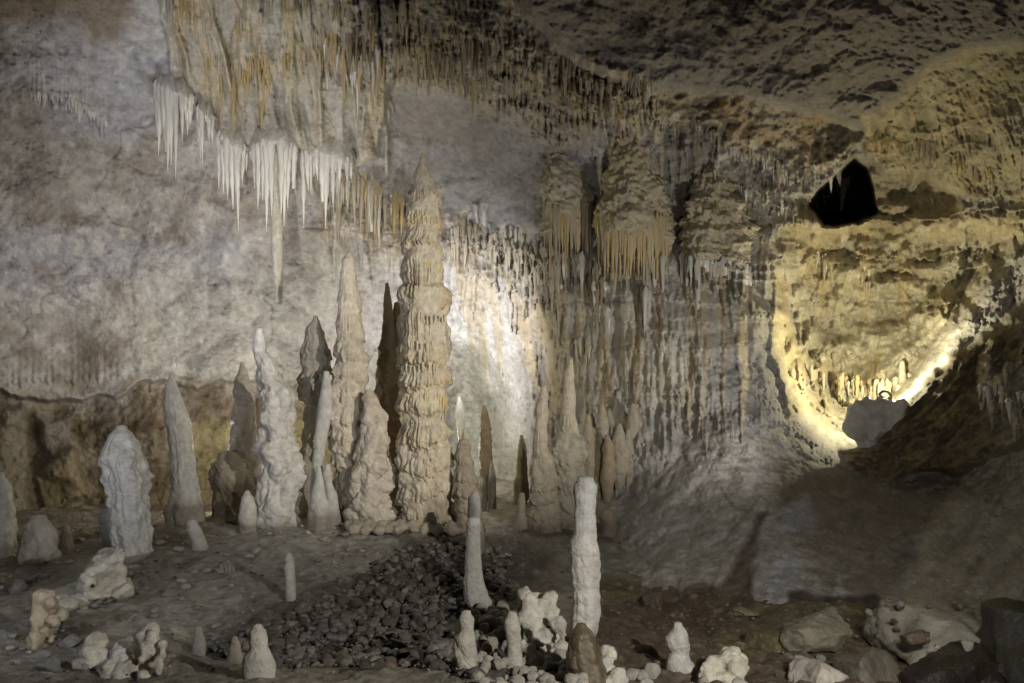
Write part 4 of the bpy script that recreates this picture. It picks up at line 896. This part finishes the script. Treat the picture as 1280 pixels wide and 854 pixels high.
def joined(name, items, label, mats=M_rub):
    vv, ff, cc = [], [], []; off = 0; base = [( np.array([q.co[:] for q in m.vertices]), np.array([list(p.vertices) for p in m.polygons])) for m in RK1]
    for px, py, r in items:
        v, f = R.choice(base); Y = floorY(px, py); x, y, z = at(px, py, Y); s = r*Y/F; a = R.uniform(0, 6.28)
        q = v@np.array([[math.cos(a), math.sin(a), 0], [-math.sin(a), math.cos(a), 0], [0, 0, 1]])*s*np.array([1, 1, R.uniform(.6, 1)]) + (x, y, z+.2*s)
        vv.append(q); ff.append(f+off); off += len(v); g = R.uniform(.08, .26); cc.append(np.ones((len(v), 3))*np.array([g, g*.93, g*.84]))
    o = link(name, new_mesh(name, np.concatenate(vv), np.concatenate(ff), np.concatenate(cc)), mats); return tag(o, label, None, None, 'stuff')
RK1 = [rockmesh(40+s, I1, .35, 0, .8) for s in range(5)]
joined('rubble', cand[290:], 'small dark gravel filling the rubble pit between the larger stones')
it = []
for k in range(1500):
    px, py = R.uniform(-20, 1300), R.uniform(655, 860)
    if inside(px, py, rub_p) < 0 : it.append((px, py, .8+2.6*R.random()**3))
joined('gravel', it, 'loose pebbles scattered over the cave floor')
# paler rounded pebbles on the left flowstone slope
for px, py, r, lb in [(223,688,6.5,'round white ball shaped pebble beside the small grey white stump'),(232,736,7,'pale oval cobble on the left floor slope'),(243,716,5,'grey cobble above the pale oval one'),(227,750,4,'tiny round white pebble on the left floor slope'),
                      (404,676,6.5,'pale round knob on the grey mound before the stalagmites'),(320,690,7,'pale flattened cobble right of the small stumps'),(20,738,15,'big brown grey rounded rock at the left edge of the floor'),(60,752,9,'grey rock left of the sprawling popcorn mound'),
                      (452,690,4.5,'small pale pebble on the grey mound'),(506,741,6,'pale round stone on the upper edge of the rubble'),(456,828,8,'pale oval pebble on the ledge below the rubble'),(470,830,10,'flat pale pebble right of the oval one on the ledge'),
                      (88,806,14,'angular grey rock at the lower left'),(60,836,18,'large angular grey rock in the lower left corner'),(100,835,13,'grey rock left of the white popcorn lumps'),(90,785,11,'lumpy blue grey rock above the angular grey one'),(170,722,6,'small rounded rock on the left slope')]:
    put('pebble' if r < 8 else 'rock', rockmesh(int(px), I3, .2, 0 if r < 9 else .5, .85, (.42, .40, .37) if 'white' in lb or 'pale' in lb else (.25, .24, .225)), px, py, r, zs=.8, label=lb, cat='pebble' if r < 8 else 'rock')
for k in range(150):
    while True:
        px, py = R.uniform(0, 480), R.uniform(665, 845)
        if inside(px, py, rub_p) < 0: break
    put('floor_stone', R.choice(RKP), px, py, 2.5+5*R.random()**2.5, zs=.75, label=('grey' if k % 2 else 'pale')+' stone on the '+('upper' if py < 715 else 'middle' if py < 780 else 'lower')+' left floor slope', cat='stone', group='stones on the left floor slope')
# little bone like calcite bits
e = empty('calcite_fingers', at(283, 716, floorY(283, 716)), 'few pale finger like calcite bits standing on the left floor slope', 'calcite')
for dx, h in [(-6, 12), (0, 8), (4, 12), (9, 10)]:
    column('finger', None, None, floorY(283, 716), [(718-h, 281+dx, 284+dx), (712, 281+dx, 285+dx), (720, 280+dx, 286+dx)], base=(.42, .40, .37), parent=e, lump=.01, dz=1, sink=.03)

def popcorn(name, label, cat, balls, vox=.022, amp=.02, base=(.62, .60, .54), mat=None, group=None, var=.05):
    """overlapping calcite knobs fused into one mesh; balls: (px, py, Y, r_px[, z stretch])"""
    v0, f0 = I3; vv, ff = [], []; off = 0
    balls = [(b[0], b[1], (b[2] or floorY(b[0], b[1]+b[3]*.3)-.05),)+tuple(b[3:]) for b in balls]
    b0 = balls[0]; O = np.array(at(b0[0], b0[1], b0[2]))
    for b in balls:
        px, py, Y, r = b[:4]; zs = b[4] if len(b) > 4 else 1; s = r*Y/F
        vv.append(v0*np.array([s, s, s*zs]) + np.array(at(px, py, Y)) - O); ff.append(f0+off); off += len(v0)
    m = bpy.data.meshes.new('tmp'); vc = np.concatenate(vv); fcx = np.concatenate(ff); m.from_pydata(vc.tolist(), [], fcx.tolist())
    o = bpy.data.objects.new('tmp', m); C.objects.link(o)
    md = o.modifiers.new('r', 'REMESH'); md.mode = 'VOXEL'; md.voxel_size = vox
    sm = o.modifiers.new('s', 'SMOOTH'); sm.iterations = 3; sm.factor = .5
    dg = bpy.context.evaluated_depsgraph_get(); m2 = bpy.data.meshes.new_from_object(o.evaluated_get(dg)); bpy.data.objects.remove(o)
    n = len(m2.vertices); co = np.empty(n*3, np.float32); m2.vertices.foreach_get('co', co); co = co.reshape(-1, 3)
    no = np.empty(n*3, np.float32); m2.vertex_normals.foreach_get('vector', no); no = no.reshape(-1, 3)
    w = co + O
    d = amp*1.3*fbm(w[:, 0]/.12, w[:, 1]/.12, w[:, 2]/.12, 7, 4) + amp*2.2*(.6-worley(w[:, 0]/.11, w[:, 1]/.11, w[:, 2]/.11, 8)) + amp*.8*fbm(w[:, 0]/.035, w[:, 1]/.03, w[:, 2]/.03, 9, 2)
    co = co + no*d[:, None]; m2.vertices.foreach_set('co', co.astype(np.float32).ravel())
    for a in list(m2.color_attributes): m2.color_attributes.remove(a)
    kt = sst(.05, .5, fbm(w[:, 0]/.22, w[:, 1]/.22, w[:, 2]/.22, 27, 3))[:, None]*.6
    setcol(m2, (np.array(base)*(1-kt) + np.array((.46, .39, .28))*kt)*(1+.12*fbm(w[:, 0]/.15, w[:, 1]/.15, w[:, 2]/.15, 17, 3))[:, None])
    m2.polygons.foreach_set('use_smooth', np.ones(len(m2.polygons), bool)); m2.materials.clear(); m2.update()
    return tag(link(name, m2, mat or M_white, None, O), label, cat, group)
def scatter(poly, n, Y0, Y1, r0, r1, zs=1.):
    out = []; p = np.array(poly, float)
    while len(out) < n:
        px, py = R.uniform(p[:, 0].min(), p[:, 0].max()), R.uniform(p[:, 1].min(), p[:, 1].max())
        if inside(px, py, poly) > 0:
            t = (py-p[:, 1].min())/(np.ptp(p[:, 1])+1e-6); out.append((px, py, Y0+(Y1-Y0)*t, R.uniform(r0, r1), zs))
    return out
popcorn('popcorn_mound', 'sprawling cream mound of cave popcorn with a rounded peak, in front of the ribbed column', 'flowstone',
 [(134,702,9.4,15,1.1),(126,714,9.3,17),(142,718,9.3,15),(118,726,9.2,16),(135,735,9.15,18),(152,736,9.1,13),(110,738,9.1,14)] + scatter([(104,722),(126,690),(150,690),(156,720),(160,738),(128,752),(108,745)], 90, 9.15, 8.72, 3.5, 7), base=(.68, .65, .57), vox=.022)
popcorn('knobby_crust', 'crust of small rounded knobs round the feet of the two tallest stalagmites', 'flowstone',
 scatter([(432,648),(500,654),(575,654),(578,664),(430,664)], 90, 12.55, 12.3, 3, 7) , base=(.40, .36, .30), vox=.03)
popcorn('flowstone_tongue', 'pale smooth flowstone tongue sloping left from the popcorn mound', 'flowstone',
 [(x_, y_, None, r_, .7) for x_, y_, r_ in [(105,735,15),(92,738,14),(80,742,14),(72,752,14),(66,766,13),(84,756,14),(98,752,14),(60,778,11),(74,770,12),(118,746,14)]], base=(.62, .60, .54), amp=.012)
popcorn('knob_stack', 'leaning stack of orange cream knobs standing below the popcorn mound', 'stalagmite',
 [(57,748,7.5,13),(54,762,7.5,14),(56,774,7.5,13),(54,786,7.5,12),(50,797,7.45,13),(48,810,7.4,12),(64,755,7.4,9)] + scatter([(45,742),(68,742),(66,800),(42,812)], 24, 7.5, 7.3, 4, 6), base=(.50, .42, .31))
popcorn('white_popcorn', 'left of three glossy white popcorn lumps at the bottom left', 'popcorn',
 [(116,806,6.9,11),(120,818,6.8,13),(130,826,6.8,12),(112,815,6.9,8),(136,836,6.7,12)] + scatter([(105,798),(128,796),(140,840),(112,835)], 16, 6.9, 6.7, 4, 7), base=(.80, .77, .68), vox=.018)
popcorn('white_popcorn', 'middle white popcorn lump at the bottom left, lowest of three', 'popcorn',
 [(152,812,6.9,12),(150,828,6.8,16),(155,846,6.7,17),(142,850,6.7,14),(163,836,6.7,11)] + scatter([(138,805),(165,805),(168,862),(132,862)], 20, 6.9, 6.6, 4, 7), base=(.80, .78, .73), vox=.018)
popcorn('white_popcorn', 'right and tallest of three white popcorn lumps at the bottom left', 'popcorn',
 [(190,788,6.9,9,1.2),(184,800,6.8,14),(188,816,6.8,16),(186,834,6.8,15),(184,850,6.7,12),(176,808,6.8,9)] + scatter([(176,784),(198,780),(206,812),(200,848),(172,848)], 18, 6.75, 6.6, 4, 7), base=(.80, .77, .69), vox=.018)
popcorn('castle_stalagmite', 'tall white castle shaped popcorn stalagmite left of the tallest foreground one', 'stalagmite',
 [(656,745,7.9,9,1.2),(660,758,7.8,12),(672,748,7.9,10),(682,752,7.9,9),(688,762,7.8,6),(668,775,7.8,15),(672,795,7.7,17),(690,800,7.8,14),(700,812,7.8,12),(668,815,7.7,17),(684,826,7.6,16)] + scatter([(650,738),(690,745),(696,770),(712,800),(700,830),(655,830)], 80, 7.75, 7.4, 4, 8), base=(.76, .73, .65), vox=.02)
column('finger_stalagmite', 'pale finger stalagmite in front of the white castle shaped one', 'stalagmite', 7.3,
 [(768,634,646),(776,630,649),(785,630,651),(798,633,652),(815,634,653),(832,633,656),(860,630,660)], knob=.05, ksz=.12, lump=.04, base=(.60, .57, .49), dz=1, stain_a=.05, mat=M_white)
column('bumpy_stalagmite', 'bumpy pale stalagmite at the bottom edge below the bent foot white one', 'stalagmite', 7.0,
 [(766,577,588),(774,573,592),(788,575,591),(797,568,592),(810,566,595),(830,569,598),(850,570,602),(880,568,606)], knob=.06, ksz=.13, lump=.05, base=(.58, .545, .47), dz=1, stain_a=.05, mat=M_white)
rb = scatter([(600,752),(640,755),(700,790),(715,830),(700,862),(595,862),(600,800),(588,770)], 110, 8.8, 7.0, 4, 11) 
def ballfield(label, bs_):
    b = bs_[0]; e = empty('popcorn_field', at(b[0], b[1], floorY(b[0], b[1])), label, 'cave popcorn')
    for i, b in enumerate(bs_):
        o = put('popcorn_ball', BALL[i % 6], b[0], b[1]+6, b[3]); o.location = o.location - e.location; o.parent = e
BALL = [rockmesh(200+i, I3, .22, 0, 1, (.60, .57, .50), M_white) for i in range(6)]
ballfield('heap of rounded cream popcorn balls around the castle shaped stalagmite', rb)
ballfield('band of cream popcorn balls along the bottom edge in the centre', scatter([(650,820),(705,815),(760,840),(840,830),(930,846),(930,866),(640,866)], 44, 7, 6.6, 5, 12))
popcorn('popcorn_stalagmite', 'white bead topped stalagmite right of the wet brown stump', 'stalagmite',
 [(760,817,6.9,10,1.1),(759,830,6.8,9),(762,842,6.8,10),(770,852,6.7,13),(760,858,6.7,12),(774,846,6.7,8)], base=(.68, .65, .57), vox=.016)
column('popcorn_stalagmite', 'white knobby upright stalagmite alone at the bottom, right of centre', 'stalagmite', 7.2,
 [(781,842,853),(788,839,858),(796,832,861),(806,833,863),(815,838,861),(825,835,862),(834,834,869),(845,833,868),(870,828,872)], knob=.08, ksz=.14, lump=.06, base=(.66, .64, .60), dz=1, stain_a=.05, mat=M_white)
popcorn('popcorn_stalagmite', 'warm white twin lobed popcorn lump at the bottom, rightmost of the white ones', 'popcorn',
 [(912,822,7,13),(920,836,6.9,15),(914,850,6.9,15),(893,832,7,12),(885,846,6.9,13),(926,824,7,8),(898,850,6.9,12)] + scatter([(884,826),(925,812),(934,850),(878,858)], 18, 7, 6.8, 4, 7), base=(.72, .67, .56), vox=.016)

# right foreground boulders
def boulder(name, label, pts_px, Y, thick, base, seed, blocky=.6, amp=.16, rot=0, cat='rock', mat=None):
    (x0, y0, x1, y1) = pts_px; cx, cy = (x0+x1)/2, (y0+y1)/2
    m = rockmesh(seed, I5, amp, blocky, 1, base, mat or M_rub)
    n = len(m.vertices); co = np.empty(n*3, np.float32); m.vertices.foreach_get('co', co); co = co.reshape(-1, 3)
    ext = np.abs(co).max(0); co = co/ext
    w, h = (x1-x0)/2*Y/F, (y1-y0)/2*Y/F
    co = co*np.array([w, thick/2, h]); X = at(cx, cy, Y)
    d = fbm(co[:, 0]*5+seed, co[:, 1]*5, co[:, 2]*5, seed+4, 5)*.06 + fbm(co[:, 0]*22+seed, co[:, 1]*22, co[:, 2]*22, seed+6, 3)*.012
    co = co*(1 + d[:, None]/max(h, w*.5)); m.vertices.foreach_set('co', co.astype(np.float32).ravel()); m.update()
    o = link(name, m, None, None, X); o.rotation_euler = (0, rot, 0); return tag(o, label, cat)
boulder('pale_block', 'pale chisel edged block at the bottom right', (990,824,1056,868), 7.0, .5, (.50, .46, .40), 61, .9, .08, -.1)
boulder('slab_rock', 'long tilted slab with a pale rim, left of the big flat boulder', (976,768,1066,822), 8.0, .5, (.23, .21, .16), 62, .5, .2, -.25)
big_b = boulder('flat_boulder', 'big flat topped boulder with crystals at the lower right', (1096,756,1245,830), 7.9, 1.7, (.33, .31, .25), 163, .45, .14, .05)
boulder('shadowed_boulder', 'black shadowed boulder in the lower right corner', (1236,760,1340,880), 6.9, 1.0, (.05, .045, .035), 64, .7, .12)  # near-black base colour takes in the shadow lying on it
boulder('shadowed_boulder', 'shadowed rock face, coloured near black, below the big flat boulder at the bottom edge', (1120,812,1250,900), 7.0, .7, (.035, .03, .025), 65, .8, .08)  # near-black block stands for the deep shadow under the flat boulder
boulder('brown_boulder', 'mottled brown rock between the pale block and the shadowed rock face', (1052,806,1128,900), 7.1, .6, (.16, .14, .11), 66, .5, .15)
boulder('brown_rock', 'low brown rock in front of the dark wall foot, right of the white popcorn', (930,790,990,830), 8.2, .5, (.13, .11, .06), 67, .5, .2)
boulder('brown_rock', 'small dark boulder at the foot of the grey slope near the tall white stalagmite', (798,738,828,775), 10.2, .4, (.10, .08, .06), 68, .4, .2)
boulder('brown_rock', 'tan stone lying at the left of the dark groove foot', (905,757,950,775), 9.6, .3, (.22, .20, .14), 69, .4, .2)
put('calcite_ball', rockmesh(71, I3, .1, 0, 1, (.62, .60, .52), M_white), 1209, 808, 7.5, Y=7.05, zs=1.2, sink=.3, label='round cream calcite knob at the front edge of the big flat boulder', cat='knob')
put('calcite_chip', rockmesh(72, I2, .4, .4, 1, (.62, .60, .56), M_white), 1172, 810, 4, Y=7.05, label='small white chip left of the round knob on the big flat boulder', cat='stone')
boulder('rock_ridge', 'rough dark stone on top of the big flat boulder', (1128,786,1160,810), 7.2, .25, (.12, .09, .06), 73, .4, .3)
for i in range(26):
    px = R.uniform(1085, 1235) if i < 14 else R.uniform(960, 1100); py = R.uniform(752, 800) if i < 14 else R.uniform(795, 850)
    Y_ = 7.7 if i < 14 else floorY(px, py)
    put('small_stone', R.choice(RK), px, py, R.uniform(3, 7), Y=Y_, label=('little stone lying on top of the big flat boulder' if i < 14 else 'small brown stone on the ground left of the pale block and slab'), cat='stone', group='small stones among the right boulders')

# alcove: white rock, lamp housing, knobs in the light
boulder('white_rock', 'jagged pale grey rock perched below the lamp at the mouth of the lit bowl', (1056,490,1150,574), 13.4, .8, (.72, .71, .69), 183, .0, .75, -.35)
lp = empty('cave_lamp', at(1106, 498, 13.5), 'small curved topped lamp housing on the jagged pale rock', 'lamp')
def tube(path, r, k=10):
    p = np.array(path, float); v = []
    for i in range(len(p)):
        d = p[min(i+1, len(p)-1)] - p[max(i-1, 0)]; d /= np.linalg.norm(d); a = np.cross(d, (0, 1, 0)); a /= np.linalg.norm(a); b = np.cross(d, a)
        v += [p[i] + r*(math.cos(t)*a + math.sin(t)*b) for t in np.linspace(0, 2*math.pi, k, endpoint=False)]
    return np.array(v), gridfaces(len(p), k, True)
q = .0136
v, f = tube([(-.10+.10-.10*math.cos(a), 0, .02+.10*math.sin(a)) for a in np.linspace(.3, 3.3, 16)], .022)
link('hood', new_mesh('hood', v, f), M_metal, lp)
v, f = tube([(0, .02, -.02), (.03, .02, -.10), (.06, .02, -.18)], .055)
link('canister', new_mesh('canister', v, f), M_metal, lp)
kr = empty('knobby_flowstone', at(1112, 480, 15.9), 'knobby flowstone rim glaring in the lamplight above the lamp', 'flowstone')
for i, (px, py, h, w) in enumerate([(1128,456,9,6),(1096,478,7,6),(1120,474,5,8),(1104,486,5,9),(1136,470,6,8),(1142,462,6,7),(1124,484,5,10),(1154,452,6,8),(1090,492,5,9)]):
    column('knob', None, None, 15.9 + .12*(i % 3), [(py-h/2,px-w/4,px+w/4),(py-h/3,px-w/2,px+w/2),(py+h,px-w/2-1,px+w/2+1),(py+h+14,px-w/2-3,px+w/2+3)], knob=.06, ksz=.1, lump=.06, base=(.62, .56, .42), dz=1, stain_a=.1, parent=kr)
